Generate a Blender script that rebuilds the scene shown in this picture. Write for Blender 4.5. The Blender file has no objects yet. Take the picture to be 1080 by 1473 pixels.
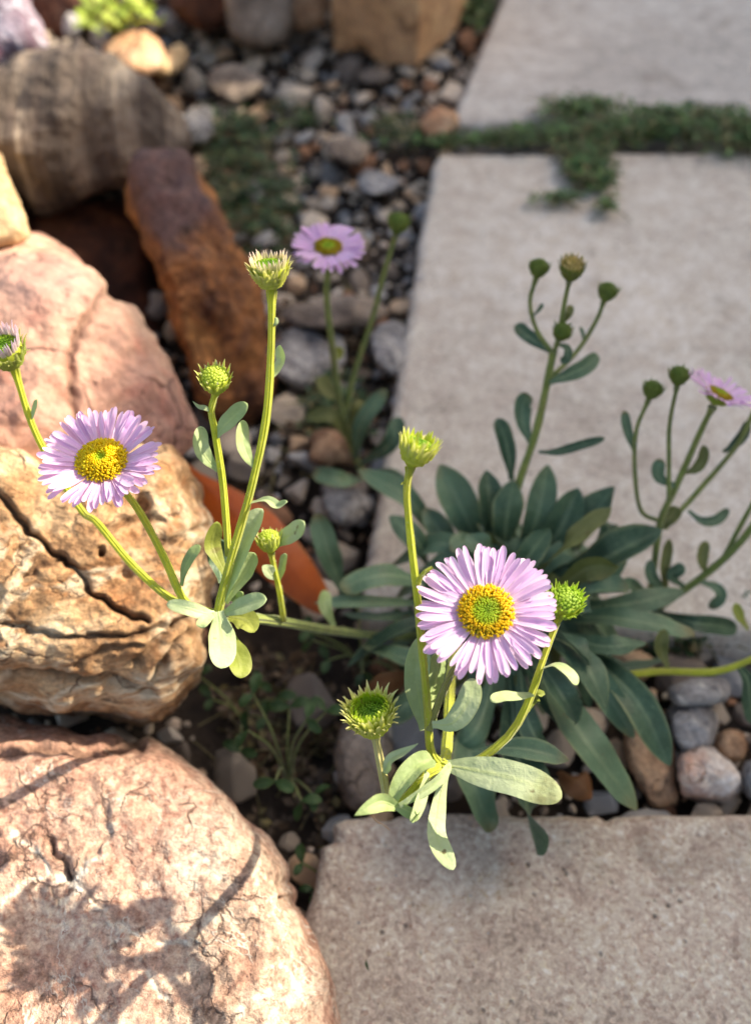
import bpy, math, random
import numpy as np
from mathutils import Vector, Matrix, Quaternion

random.seed(11)
rng = np.random.default_rng(11)
scene = bpy.context.scene
COL = scene.collection

# ------------------------------------------------------------------ camera, sky, sun, exposure
CAM_H, PITCH, HFOV = 0.40, 50.0, 42.0
cam_data = bpy.data.cameras.new("camera")
cam = bpy.data.objects.new("camera", cam_data)
COL.objects.link(cam)
cam.location = (0, 0, CAM_H)
cam.rotation_euler = (math.radians(90 - PITCH), 0, 0)
cam_data.sensor_fit = 'HORIZONTAL'
cam_data.angle = math.radians(HFOV)
cam_data.clip_start = 0.01
cam_data.clip_end = 500
cam_data.dof.use_dof = True
cam_data.dof.focus_distance = 0.309
cam_data.dof.aperture_fstop = 9.4
cam_data.dof.aperture_blades = 0
scene.camera = cam

SUN = Vector((0.75, 0.31, 0.59)).normalized()          # towards the sun
world = bpy.data.worlds.new("World")
scene.world = world
world.use_nodes = True
wn = world.node_tree
sky = wn.nodes.new("ShaderNodeTexSky")
sky.sky_type = 'NISHITA'
sky.sun_disc = False
sky.sun_elevation = math.asin(SUN.z)
sky.sun_rotation = math.atan2(SUN.x, SUN.y)
sky.dust_density = 3.0
sky.ozone_density = 0.4
bg = wn.nodes["Background"]
bg.inputs[1].default_value = 0.15
wn.links.new(sky.outputs[0], bg.inputs[0])

sun_d = bpy.data.lights.new("sun", 'SUN')
sun_d.energy = 5.0
sun_d.angle = math.radians(0.53)
sun_d.color = (1.0, 0.93, 0.82)
sun = bpy.data.objects.new("sun", sun_d)
COL.objects.link(sun)
sun.rotation_euler = (-SUN).to_track_quat('-Z', 'Y').to_euler()
sun.location = (2, 1, 2)

scene.view_settings.view_transform = 'Standard'
scene.view_settings.look = 'None'
scene.view_settings.exposure = 1.08
scene.view_settings.gamma = 1.0
scene.view_settings.use_white_balance = True
scene.view_settings.white_balance_temperature = 7450
scene.cycles.max_bounces = 8
scene.cycles.transparent_max_bounces = 6

# ------------------------------------------------------------------ where a thing seen in the photo stands
TH = math.radians(PITCH)
FWD = np.array([0, math.cos(TH), -math.sin(TH)])
UP = np.array([0, math.sin(TH), math.cos(TH)])
RT = np.array([1.0, 0, 0])
C0 = np.array([0, 0, CAM_H])
FPX = 540 / math.tan(math.radians(HFOV / 2))


def ray(px, py):
    u = (np.asarray(px, float) - 540) / FPX
    v = (736.5 - np.asarray(py, float)) / FPX
    return FWD + u[..., None] * RT + v[..., None] * UP


def D(px, py, d):                       # a point of the place d metres deep
    return C0 + ray(px, py) * d


def Zp(px, py, z):                      # a point of the place z metres high
    r = ray(px, py)
    return C0 + r * ((z - CAM_H) / r[2])


def to_px(p):
    q = np.asarray(p, float) - C0
    d = q @ FWD
    return 540 + FPX * (q @ RT) / d, 736.5 - FPX * (q @ UP) / d, d


TOCAM = Vector(-FWD)

# ------------------------------------------------------------------ noise
_perm = rng.permutation(256)
_perm = np.concatenate([_perm, _perm, _perm])
_grad = rng.normal(size=(256, 3))
_grad /= np.linalg.norm(_grad, axis=1)[:, None]


def perlin(p):
    p = np.asarray(p, float)
    i = np.floor(p).astype(int)
    f = p - i
    i &= 255
    w = f * f * f * (f * (f * 6 - 15) + 10)
    out = 0
    for dx in (0, 1):
        for dy in (0, 1):
            for dz in (0, 1):
                h = _perm[_perm[_perm[(i[:, 0] + dx) & 255] + ((i[:, 1] + dy) & 255)] + ((i[:, 2] + dz) & 255)]
                g = _grad[h]
                dv = f - np.array([dx, dy, dz])
                wt = (w[:, 0] if dx else 1 - w[:, 0]) * (w[:, 1] if dy else 1 - w[:, 1]) * (w[:, 2] if dz else 1 - w[:, 2])
                out = out + wt * np.sum(g * dv, axis=1)
    return out * 1.6


def fbm(p, octaves=4, gain=0.5):
    a, s, r = 1.0, 1.0, 0
    for k in range(octaves):
        r = r + a * perlin(p * s + 17.3 * k)
        a *= gain
        s *= 2.03
    return r


def ridged(p, octaves=3):
    a, s, r = 1.0, 1.0, 0
    for k in range(octaves):
        r = r + a * (1 - np.abs(perlin(p * s + 9.1 * k)) * 2)
        a *= 0.5
        s *= 2.1
    return r


# ------------------------------------------------------------------ objects
def tag(o, label=None, cat=None, group=None, kind=None):
    if label: o["label"] = label
    if cat: o["category"] = cat
    if group: o["group"] = group
    if kind: o["kind"] = kind
    return o


def link(name, me, parent=None, loc=None):
    o = bpy.data.objects.new(name, me)
    COL.objects.link(o)
    if parent is not None: o.parent = parent
    if loc is not None: o.location = loc
    return o


def mesh(name, verts, faces, mat=None, smooth=True, uvs=None, cols=None):
    me = bpy.data.meshes.new(name)
    me.from_pydata([tuple(map(float, v)) for v in verts], [], faces)
    if smooth:
        me.polygons.foreach_set("use_smooth", [True] * len(me.polygons))
    if uvs is not None:
        ul = me.uv_layers.new(name="uv")
        li = np.empty(len(me.loops), int)
        me.loops.foreach_get("vertex_index", li)
        ul.data.foreach_set("uv", np.asarray(uvs, float)[li].ravel())
    if cols is not None:
        ca = me.color_attributes.new("tint", 'FLOAT_COLOR', 'POINT')
        c = np.ones((len(verts), 4))
        c[:, :3] = cols
        ca.data.foreach_set("color", c.ravel())
    if mat: me.materials.append(mat)
    return me


class MB:
    """collects pieces of one mesh"""
    def __init__(self):
        self.v, self.f, self.uv, self.c, self.n = [], [], [], [], 0

    def add(self, v, f, uv=None, c=None):
        v = np.asarray(v, float)
        self.v.append(v)
        n = self.n
        self.f += [tuple(i + n for i in q) for q in f]
        self.uv.append(np.zeros((len(v), 2)) if uv is None else np.asarray(uv))
        self.c.append(np.ones((len(v), 3)) * (1 if c is None else np.asarray(c)))
        self.n += len(v)

    def mesh(self, name, mat, smooth=True):
        return mesh(name, np.concatenate(self.v), self.f, mat, smooth, np.concatenate(self.uv), np.concatenate(self.c))


def grid_faces(nu, nv, close_u=False):
    f = []
    for i in range(nu if close_u else nu - 1):
        a = i * nv
        b = ((i + 1) % nu) * nv
        for j in range(nv - 1):
            f.append((a + j, b + j, b + j + 1, a + j + 1))
    return f


# ------------------------------------------------------------------ materials
def lin(r, g, b):
    def k(c):
        c /= 255
        return c / 12.92 if c <= 0.04045 else ((c + 0.055) / 1.055) ** 2.4
    return (k(r), k(g), k(b), 1)


class NT:
    def __init__(self, name):
        self.m = bpy.data.materials.new(name)
        self.m.use_nodes = True
        self.t = self.m.node_tree
        self.b = self.t.nodes["Principled BSDF"]
        self.out = self.t.nodes["Material Output"]

    def n(self, typ, **kw):
        x = self.t.nodes.new(typ)
        for k, v in kw.items():
            if k.startswith("i_"):
                self.set(x.inputs[int(k[2:])] if k[2:].isdigit() else x.inputs[k[2:].replace("_", " ")], v)
            else:
                setattr(x, k, v)
        return x

    def set(self, sock, v):
        if isinstance(v, bpy.types.NodeSocket): self.t.links.new(v, sock)
        else: sock.default_value = v

    def ramp(self, fac, stops, interp='LINEAR'):
        r = self.n("ShaderNodeValToRGB")
        r.color_ramp.interpolation = interp
        e = r.color_ramp.elements
        while len(e) < len(stops): e.new(0.5)
        for q, (p, c) in zip(e, stops):
            q.position = p
            q.color = c if hasattr(c, '__len__') else (c, c, c, 1)
        self.set(r.inputs[0], fac)
        return r.outputs[0]

    def noise(self, vec, scale, detail=4, rough=0.55, dist=0.0, w=None):
        x = self.n("ShaderNodeTexNoise")
        self.set(x.inputs["Vector"], vec)
        x.inputs["Scale"].default_value = scale
        x.inputs["Detail"].default_value = detail
        x.inputs["Roughness"].default_value = rough
        x.inputs["Distortion"].default_value = dist
        return x.outputs[0]

    def mix(self, fac, a, b, blend='MIX'):
        x = self.n("ShaderNodeMix", data_type='RGBA', blend_type=blend)
        self.set(x.inputs[0], fac)
        self.set(x.inputs[6], a)
        self.set(x.inputs[7], b)
        return x.outputs[2]

    def math(self, op, a, b=0.0, c=None):
        x = self.n("ShaderNodeMath", operation=op)
        self.set(x.inputs[0], a)
        self.set(x.inputs[1], b)
        if c is not None: self.set(x.inputs[2], c)
        return x.outputs[0]

    def coords(self, seed=0.0, scale=(1, 1, 1), rot=(0, 0, 0), per_object=False):
        tc = self.n("ShaderNodeTexCoord")
        mp = self.n("ShaderNodeMapping")
        self.set(mp.inputs[0], tc.outputs["Object"])
        mp.inputs["Scale"].default_value = scale
        mp.inputs["Rotation"].default_value = rot
        if per_object:
            oi = self.n("ShaderNodeObjectInfo")
            cm = self.n("ShaderNodeCombineXYZ")
            k = self.math('MULTIPLY', oi.outputs["Random"], 37.0)
            for q in range(3): self.set(cm.inputs[q], k)
            self.set(mp.inputs["Location"], cm.outputs[0])
        else:
            mp.inputs["Location"].default_value = (seed, seed * 1.7, seed * 0.3)
        return mp.outputs[0]

    def bump(self, h, strength, dist, prev=None):
        x = self.n("ShaderNodeBump")
        x.inputs["Strength"].default_value = strength
        x.inputs["Distance"].default_value = dist
        self.set(x.inputs["Height"], h)
        if prev is not None: self.set(x.inputs["Normal"], prev)
        return x.outputs[0]


def rock_mat(name, base, dark, light, blotch=None, vein=None, seed=0.0, scale=14.0, stretch=(1, 1, 1), rot=(0, 0, 0),
             blotch_amt=0.7, vein_w=0.035, speck=0.35, rough=0.75, bump=1.0, bands=0.0, vein_scale=0.6, cap=None, zone=None, crust=None, grime=None):
    t = NT(name)
    co = t.coords(seed, stretch, rot)
    n1 = t.noise(co, scale, 6, 0.62, 0.6)
    col = t.ramp(n1, [(0.30, dark), (0.48, base), (0.70, light)])
    if bands:
        w = t.n("ShaderNodeTexWave", wave_type='BANDS', bands_direction='X')
        t.set(w.inputs["Vector"], co)
        w.inputs["Scale"].default_value = bands
        w.inputs["Distortion"].default_value = 3.0
        w.inputs["Detail"].default_value = 4
        w.inputs["Detail Scale"].default_value = 2.0
        col = t.mix(t.ramp(w.outputs[1], [(0.15, 0.0), (0.6, 0.55)]), col, dark)
    if blotch:
        n2 = t.noise(co, scale * 2.3, 7, 0.66, 0.9)
        col = t.mix(t.ramp(n2, [(0.50, 0.0), (0.63, blotch_amt)]), col, blotch)
    if zone:                                           # broad mineral zones
        zn = t.noise(co, scale * 0.45, 3, 0.5, 0.4)
        col = t.mix(t.ramp(zn, [(0.48, 0.0), (0.62, 0.7)]), col, zone)
    mk = t.n("ShaderNodeSeparateXYZ")
    t.set(mk.inputs[0], t.n("ShaderNodeAttribute", attribute_name="tint").outputs["Vector"])
    brk = t.noise(co, scale * 5, 4, 0.65)
    col = t.mix(t.math('MULTIPLY', mk.outputs[0], t.ramp(brk, [(0.38, 0.15), (0.55, 1.0)])), col, crust or lin(232, 224, 210))
    col = t.mix(t.math('MULTIPLY', mk.outputs[1], 0.8), col, grime or lin(70, 46, 32))
    if cap:                                            # weathered crust on the upper end of the stone
        gp = t.n("ShaderNodeSeparateXYZ")
        t.set(gp.inputs[0], t.n("ShaderNodeNewGeometry").outputs["Position"])
        zz = t.math('ADD', gp.outputs[2], t.math('MULTIPLY', t.math('SUBTRACT', n1, 0.5), 0.05))
        zz = t.math('MULTIPLY', t.math('SUBTRACT', zz, cap[0]), 60.0)
        zz = t.math('MINIMUM', t.math('MAXIMUM', zz, 0.0), 0.9)
        col = t.mix(zz, col, cap[1])
    nf = t.noise(co, scale * 14, 4, 0.7)
    col = t.mix(speck, col, t.ramp(nf, [(0.30, (0.12, 0.09, 0.07, 1)), (0.5, (0.5, 0.5, 0.5, 1)), (0.72, (0.95, 0.92, 0.88, 1))]), 'OVERLAY')
    gr = t.n("ShaderNodeTexVoronoi")
    t.set(gr.inputs["Vector"], co)
    gr.inputs["Scale"].default_value = scale * 9
    gs = t.n("ShaderNodeSeparateXYZ")
    t.set(gs.inputs[0], gr.outputs["Color"])
    col = t.mix(0.35, col, t.ramp(gs.outputs[0], [(0.0, 0.32), (1.0, 0.70)]), 'OVERLAY')
    fc = t.n("ShaderNodeTexVoronoi", feature='F1', distance='CHEBYCHEV')
    t.set(fc.inputs["Vector"], t.mix(0.06, co, t.n("ShaderNodeTexNoise", i_Vector=co, i_Scale=scale * 2.0).outputs[1]))
    fc.inputs["Scale"].default_value = scale * 1.6
    hv = None
    if vein:
        n3 = t.noise(co, scale * vein_scale, 5, 0.6, 1.2)
        dv = t.math('ABSOLUTE', t.math('SUBTRACT', n3, 0.5))
        vf = t.ramp(dv, [(0.0, 0.9), (vein_w, 0.0)])
        vf = t.math('MULTIPLY', vf, t.ramp(t.noise(co, scale * 1.1, 3), [(0.42, 0.0), (0.55, 1.0)]))
        col = t.mix(vf, col, vein)
        hv = vf
    hl = t.n("ShaderNodeTexVoronoi", feature='DISTANCE_TO_EDGE')
    t.set(hl.inputs["Vector"], t.mix(0.035, co, t.n("ShaderNodeTexNoise", i_Vector=co, i_Scale=scale * 2.6, i_Detail=5.0).outputs[1]))
    hl.inputs["Scale"].default_value = scale * 1.5
    hair = t.math('MULTIPLY', t.ramp(hl.outputs["Distance"], [(0.0, 1.0), (0.035, 0.0)]), t.ramp(t.noise(co, scale * 1.7, 3), [(0.47, 0.0), (0.58, 0.85)]))
    col = t.mix(hair, col, t.mix(0.6, dark, (0.05, 0.03, 0.02, 1)))
    pit = t.math('MULTIPLY', t.ramp(t.noise(co, scale * 9, 3, 0.6), [(0.30, 0.8), (0.37, 0.0)]), t.ramp(n1, [(0.4, 1.0), (0.62, 0.3)]))
    col = t.mix(pit, col, t.mix(0.5, dark, (0.06, 0.04, 0.03, 1)))
    t.set(t.b.inputs["Base Color"], col)
    t.set(t.b.inputs["Roughness"], t.ramp(nf, [(0.3, rough - 0.15), (0.7, rough + 0.15)]))
    t.b.inputs["Specular IOR Level"].default_value = 0.35
    nb = t.bump(fc.outputs["Distance"], 0.35 * bump, 0.008)
    nb = t.bump(t.noise(co, scale * 3.2, 8, 0.66), 0.55 * bump, 0.006, nb)
    nb = t.bump(gs.outputs[1], 0.25 * bump, 0.0007, nb)
    nb = t.bump(t.noise(co, scale * 17, 5, 0.7), 0.45 * bump, 0.0012, nb)
    nb = t.bump(t.math('SUBTRACT', 1.0, t.math('ADD', hair, pit)), 0.7, 0.0016, nb)
    if hv is not None: nb = t.bump(hv, 0.4, 0.001, nb)
    t.set(t.b.inputs["Normal"], nb)
    return t.m


def leaf_mat(name, c_dark, c_light, rib, trans=0.3, rough=0.5, trans_col=None, sheen=0.0, tip=None):
    t = NT(name)
    uv = t.n("ShaderNodeUVMap").outputs[0]
    sp = t.n("ShaderNodeSeparateXYZ")
    t.set(sp.inputs[0], uv)
    oi = t.n("ShaderNodeObjectInfo")
    co = t.coords(per_object=True)
    n1 = t.noise(co, 120, 5, 0.6)
    f = t.math('ADD', t.math('MULTIPLY', n1, 0.9), t.math('MULTIPLY', oi.outputs["Random"], 0.7))
    col = t.ramp(f, [(0.45, c_dark), (1.1, c_light)])
    rb = t.math('ABSOLUTE', t.math('SUBTRACT', sp.outputs[0], 0.5))
    ribf = t.ramp(rb, [(0.0, 1.0), (0.04, 0.8), (0.10, 0.0)])
    ribf = t.math('MULTIPLY', ribf, t.ramp(sp.outputs[1], [(0.0, 1.0), (0.85, 0.15)]))
    # side veins
    vv = t.math('ADD', t.math('MULTIPLY', sp.outputs[1], 26.0), t.math('MULTIPLY', rb, -16.0))
    sv = t.math('ABSOLUTE', t.math('SUBTRACT', t.math('FRACT', vv), 0.5))
    svf = t.math('MULTIPLY', t.ramp(sv, [(0.0, 0.30), (0.12, 0.0)]), t.ramp(n1, [(0.4, 0.2), (0.6, 1.0)]))
    col = t.mix(ribf, col, rib)
    col = t.mix(svf, col, rib)
    if tip:
        tf = t.math('MULTIPLY', t.ramp(sp.outputs[1], [(0.72, 0.0), (0.84, 0.8)] if trans > 0.2 else [(0.86, 0.0), (0.97, 0.8)]), t.ramp(n1, [(0.35, 0.3), (0.6, 1.0)]))
        if trans < 0.2: tf = t.math('MULTIPLY', tf, t.ramp(oi.outputs["Random"], [(0.55, 0.0), (0.7, 1.0)]))
        col = t.mix(tf, col, tip)
    # dusty bloom, pale specks, brown nicks and a yellowed rim here and there
    col = t.mix(0.5, col, t.ramp(t.noise(co, 55, 5, 0.65), [(0.3, 0.30), (0.7, 0.72)]), 'OVERLAY')
    col = t.mix(t.ramp(t.noise(co, 900, 3, 0.6), [(0.60, 0.0), (0.72, 0.45)]), col, rib)
    rim = t.math('MULTIPLY', t.ramp(rb, [(0.40, 0.0), (0.49, 0.6)]), t.ramp(t.noise(co, 40, 3), [(0.45, 0.0), (0.6, 1.0)]))
    col = t.mix(rim, col, t.mix(0.5, rib, (0.34, 0.30, 0.10, 1)))
    spots = t.math('MULTIPLY', t.ramp(t.noise(co, 190, 3, 0.5), [(0.70, 0.0), (0.74, 0.8)]), t.ramp(oi.outputs["Random"], [(0.3, 0.0), (0.6, 1.0)]))
    col = t.mix(spots, col, (0.16, 0.09, 0.04, 1))
    t.set(t.b.inputs["Base Color"], col)
    t.b.inputs["Roughness"].default_value = rough
    t.b.inputs["Specular IOR Level"].default_value = 0.4
    if sheen:
        t.b.inputs["Sheen Weight"].default_value = sheen
        t.b.inputs["Sheen Roughness"].default_value = 0.4
    nb = t.bump(t.noise(co, 260, 4, 0.6), 0.5, 0.0012)
    nb = t.bump(t.math('ADD', ribf, svf), 0.35, 0.0006, nb)
    t.set(t.b.inputs["Normal"], nb)
    tr = t.n("ShaderNodeBsdfTranslucent")
    t.set(tr.inputs[0], t.mix(0.5, col, trans_col or c_light))
    mx = t.n("ShaderNodeMixShader")
    mx.inputs[0].default_value = trans
    t.t.links.new(t.b.outputs[0], mx.inputs[1])
    t.t.links.new(tr.outputs[0], mx.inputs[2])
    t.t.links.new(mx.outputs[0], t.out.inputs[0])
    return t.m


def tint_mat(name, trans=0.3, rough=0.55, bumpd=0.0004):
    """colour carried by the pieces themselves"""
    t = NT(name)
    at = t.n("ShaderNodeAttribute", attribute_name="tint").outputs[0]
    co = t.coords(per_object=True)
    nz = t.noise(co, 500, 4, 0.6)
    col = t.mix(0.35, at, t.ramp(nz, [(0.3, 0.25), (0.7, 0.75)]), 'OVERLAY')
    t.set(t.b.inputs["Base Color"], col)
    t.b.inputs["Roughness"].default_value = rough
    t.set(t.b.inputs["Normal"], t.bump(nz, 0.3, bumpd))
    tr = t.n("ShaderNodeBsdfTranslucent")
    t.set(tr.inputs[0], col)
    mx = t.n("ShaderNodeMixShader")
    mx.inputs[0].default_value = trans
    t.t.links.new(t.b.outputs[0], mx.inputs[1])
    t.t.links.new(tr.outputs[0], mx.inputs[2])
    t.t.links.new(mx.outputs[0], t.out.inputs[0])
    return t.m


def petal_mat():
    t = NT("petal")
    uv = t.n("ShaderNodeUVMap").outputs[0]
    sp = t.n("ShaderNodeSeparateXYZ")
    t.set(sp.inputs[0], uv)
    oi = t.n("ShaderNodeObjectInfo")
    mp = t.n("ShaderNodeMapping")
    t.set(mp.inputs[0], uv)
    mp.inputs["Scale"].default_value = (7, 0.8, 1)
    cm = t.n("ShaderNodeCombineXYZ")
    t.set(cm.inputs[0], t.math('MULTIPLY', oi.outputs["Random"], 50))
    t.set(mp.inputs["Location"], cm.outputs[0])
    st = t.noise(mp.outputs[0], 1.4, 3, 0.5)
    col = t.ramp(oi.outputs["Random"], [(0.0, (0.76, 0.46, 0.79, 1)), (0.5, (0.82, 0.53, 0.83, 1)), (1.0, (0.87, 0.62, 0.87, 1))])
    col = t.mix(t.ramp(st, [(0.45, 0.0), (0.65, 0.55)]), col, (0.90, 0.74, 0.90, 1))
    edge = t.math('ABSOLUTE', t.math('SUBTRACT', sp.outputs[0], 0.5))
    col = t.mix(t.ramp(edge, [(0.30, 0.0), (0.48, 0.55)]), col, (0.93, 0.82, 0.93, 1))
    col = t.mix(t.ramp(sp.outputs[1], [(0.0, 0.5), (0.22, 0.0)]), col, (0.86, 0.78, 0.84, 1))
    t.set(t.b.inputs["Base Color"], col)
    t.b.inputs["Roughness"].default_value = 0.6
    t.b.inputs["Specular IOR Level"].default_value = 0.25
    t.set(t.b.inputs["Normal"], t.bump(st, 0.5, 0.0003))
    tr = t.n("ShaderNodeBsdfTranslucent")
    t.set(tr.inputs[0], col)
    mx = t.n("ShaderNodeMixShader")
    mx.inputs[0].default_value = 0.38
    t.t.links.new(t.b.outputs[0], mx.inputs[1])
    t.t.links.new(tr.outputs[0], mx.inputs[2])
    t.t.links.new(mx.outputs[0], t.out.inputs[0])
    return t.m


def stem_mat(name, c1, c2, trans=0.25):
    t = NT(name)
    co = t.coords(per_object=True)
    n1 = t.noise(co, 160, 5, 0.6)
    uv = t.n("ShaderNodeUVMap").outputs[0]
    sp = t.n("ShaderNodeSeparateXYZ")
    t.set(sp.inputs[0], uv)
    rid = t.math('SINE', t.math('MULTIPLY', sp.outputs[0], 6.2832 * 7))
    col = t.ramp(n1, [(0.35, c1), (0.65, c2)])
    col = t.mix(t.ramp(t.noise(co, 900, 2), [(0.66, 0.0), (0.74, 0.5)]), col, (0.75, 0.75, 0.5, 1))
    t.set(t.b.inputs["Base Color"], col)
    col = t.mix(t.ramp(t.noise(co, 45, 3), [(0.52, 0.0), (0.68, 0.45)]), col, t.mix(0.5, c1, (0.36, 0.26, 0.10, 1)))
    t.set(t.b.inputs["Base Color"], col)
    t.b.inputs["Roughness"].default_value = 0.68
    t.b.inputs["Specular IOR Level"].default_value = 0.25
    t.b.inputs["Sheen Weight"].default_value = 0.3
    nb = t.bump(rid, 0.7, 0.0004)
    t.set(t.b.inputs["Normal"], t.bump(n1, 0.4, 0.0004, nb))
    tr = t.n("ShaderNodeBsdfTranslucent")
    t.set(tr.inputs[0], col)
    mx = t.n("ShaderNodeMixShader")
    mx.inputs[0].default_value = trans
    t.t.links.new(t.b.outputs[0], mx.inputs[1])
    t.t.links.new(tr.outputs[0], mx.inputs[2])
    t.t.links.new(mx.outputs[0], t.out.inputs[0])
    return t.m


def concrete_mat(name, c1, c2, seed, pit=1.0):
    t = NT(name)
    co = t.coords(seed)
    n1 = t.noise(co, 7, 6, 0.6, 0.4)
    n2 = t.noise(co, 60, 6, 0.65)
    n3 = t.noise(co, 420, 5, 0.7)
    col = t.ramp(n1, [(0.32, c1), (0.68, c2)])
    col = t.mix(0.55, col, t.ramp(n2, [(0.30, 0.28), (0.70, 0.72)]), 'OVERLAY')
    col = t.mix(0.6 * pit, col, t.ramp(n3, [(0.28, 0.18), (0.72, 0.82)]), 'OVERLAY')
    ag = t.n("ShaderNodeTexVoronoi")
    t.set(ag.inputs["Vector"], co)
    ag.inputs["Scale"].default_value = 560
    asx = t.n("ShaderNodeSeparateXYZ")
    t.set(asx.inputs[0], ag.outputs["Color"])
    col = t.mix(0.45 * pit, col, t.ramp(asx.outputs[0], [(0.0, 0.20), (0.15, 0.42), (0.8, 0.56), (1.0, 0.82)]), 'OVERLAY')
    vo = t.n("ShaderNodeTexVoronoi")
    t.set(vo.inputs["Vector"], co)
    vo.inputs["Scale"].default_value = 190
    pits = t.math('MULTIPLY', t.ramp(vo.outputs["Distance"], [(0.10, 1.0), (0.24, 0.0)]), t.ramp(t.noise(co, 33, 3), [(0.50, 0.0), (0.62, 1.0)]))
    col = t.mix(t.math('MULTIPLY', pits, 0.75), col, (0.09, 0.07, 0.06, 1))
    st = t.noise(co, 17, 5, 0.7, 1.5)
    col = t.mix(t.ramp(st, [(0.55, 0.0), (0.72, 0.5)]), col, (0.22, 0.16, 0.12, 1))
    t.set(t.b.inputs["Base Color"], col)
    t.b.inputs["Roughness"].default_value = 0.88
    t.b.inputs["Specular IOR Level"].default_value = 0.25
    nb = t.bump(n2, 0.35 * pit, 0.003)
    nb = t.bump(n3, 0.8 * pit, 0.0016, nb)
    nb = t.bump(t.math('SUBTRACT', 1.0, pits), 0.6 * pit, 0.0012, nb)
    t.set(t.b.inputs["Normal"], nb)
    return t.m


def pebble_mat(name, island=False):
    t = NT(name)
    co = t.coords(per_object=not island)
    if island:
        g = t.n("ShaderNodeNewGeometry")
        r = g.outputs["Random Per Island"]
    else:
        r = t.n("ShaderNodeObjectInfo").outputs["Random"]
    col = t.ramp(r, [(0.0, lin(156, 144, 130)), (0.14, lin(200, 184, 164)), (0.28, lin(164, 162, 160)), (0.42, lin(200, 168, 136)),
                     (0.54, lin(126, 114, 104)), (0.66, lin(206, 190, 172)), (0.78, lin(146, 148, 150)), (0.88, lin(150, 108, 80)), (0.96, lin(206, 194, 180))], 'CONSTANT')
    n1 = t.noise(co, 70, 6, 0.65, 0.5)
    n2 = t.noise(co, 500, 4, 0.7)
    col = t.mix(0.6, col, t.ramp(n1, [(0.3, 0.22), (0.7, 0.75)]), 'OVERLAY')
    col = t.mix(0.4, col, t.ramp(n2, [(0.3, 0.25), (0.7, 0.8)]), 'OVERLAY')
    t.set(t.b.inputs["Base Color"], col)
    t.b.inputs["Roughness"].default_value = 0.75
    t.set(t.b.inputs["Normal"], t.bump(n2, 0.4, 0.0008, t.bump(n1, 0.4, 0.003)))
    return t.m


def soil_mat():
    t = NT("dark_soil")
    co = t.coords(3.0)
    n1 = t.noise(co, 40, 7, 0.7)
    col = t.ramp(n1, [(0.3, (0.018, 0.012, 0.009, 1)), (0.6, (0.06, 0.042, 0.03, 1)), (0.75, (0.11, 0.085, 0.065, 1))])
    t.set(t.b.inputs["Base Color"], col)
    t.b.inputs["Roughness"].default_value = 0.95
    t.set(t.b.inputs["Normal"], t.bump(n1, 0.8, 0.01))
    return t.m


def stucco_mat():
    t = NT("wall_stucco")
    co = t.coords(8.0)
    n1 = t.noise(co, 1.5, 5, 0.6)
    n2 = t.noise(co, 60, 6, 0.7)
    col = t.ramp(n1, [(0.3, (0.52, 0.44, 0.35, 1)), (0.7, (0.62, 0.54, 0.44, 1))])
    t.set(t.b.inputs["Base Color"], col)
    t.b.inputs["Roughness"].default_value = 0.9
    t.set(t.b.inputs["Normal"], t.bump(n2, 0.6, 0.01))
    return t.m


M_PETAL = petal_mat()
M_TINT = tint_mat("bud_tissue", 0.55)
M_FLORET = tint_mat("floret", 0.5, 0.6)
M_STEM = stem_mat("stem_green", (0.54, 0.61, 0.05, 1), (0.70, 0.74, 0.09, 1), 0.42)
M_STEM_SHADE = stem_mat("stem_shade", (0.17, 0.23, 0.05, 1), (0.28, 0.34, 0.08, 1), 0.15)  # for stems out of the sun: shade put into a darker stem colour
M_LEAF_PALE = leaf_mat("leaf_pale", (0.34, 0.46, 0.18, 1), (0.56, 0.66, 0.40, 1), (0.56, 0.66, 0.30, 1), 0.36, 0.5, (0.55, 0.72, 0.12, 1), 0.25)
M_LEAF_LONG = leaf_mat("leaf_pale_scorched", (0.38, 0.50, 0.20, 1), (0.56, 0.66, 0.38, 1), (0.58, 0.68, 0.28, 1), 0.30, 0.45, (0.45, 0.60, 0.14, 1), 0.25, (0.20, 0.19, 0.07, 1))
M_LEAF = leaf_mat("leaf_blue_green", (0.034, 0.082, 0.044, 1), (0.115, 0.20, 0.112, 1), (0.30, 0.40, 0.22, 1), 0.16, 0.45, (0.12, 0.25, 0.06, 1), 0.1, (0.20, 0.16, 0.06, 1))
M_LEAF_OLIVE = leaf_mat("leaf_olive", (0.10, 0.12, 0.03, 1), (0.19, 0.20, 0.06, 1), (0.24, 0.25, 0.10, 1), 0.2, 0.5, (0.3, 0.3, 0.05, 1))
M_LEAF_YELLOW = leaf_mat("leaf_yellowing", (0.24, 0.30, 0.05, 1), (0.38, 0.42, 0.09, 1), (0.42, 0.46, 0.15, 1), 0.35, 0.5, (0.55, 0.6, 0.08, 1))
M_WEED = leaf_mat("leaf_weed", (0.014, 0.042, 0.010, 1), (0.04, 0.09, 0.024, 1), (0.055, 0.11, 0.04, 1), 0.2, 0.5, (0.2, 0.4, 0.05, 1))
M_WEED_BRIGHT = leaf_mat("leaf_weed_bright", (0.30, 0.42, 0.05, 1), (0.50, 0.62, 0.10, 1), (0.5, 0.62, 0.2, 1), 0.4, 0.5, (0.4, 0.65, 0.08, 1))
M_RED = leaf_mat("leaf_red", (0.36, 0.055, 0.012, 1), (0.56, 0.12, 0.02, 1), (0.44, 0.10, 0.03, 1), 0.25, 0.42, (0.7, 0.16, 0.03, 1))
M_BROWN_LEAF = leaf_mat("leaf_brown", (0.13, 0.055, 0.02, 1), (0.26, 0.11, 0.04, 1), (0.24, 0.13, 0.06, 1), 0.2, 0.6, (0.4, 0.16, 0.04, 1))
M_COVER = tint_mat("ground_cover_leaf", 0.2, 0.55)
M_PEBBLE = pebble_mat("pebble_stone")
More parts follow.
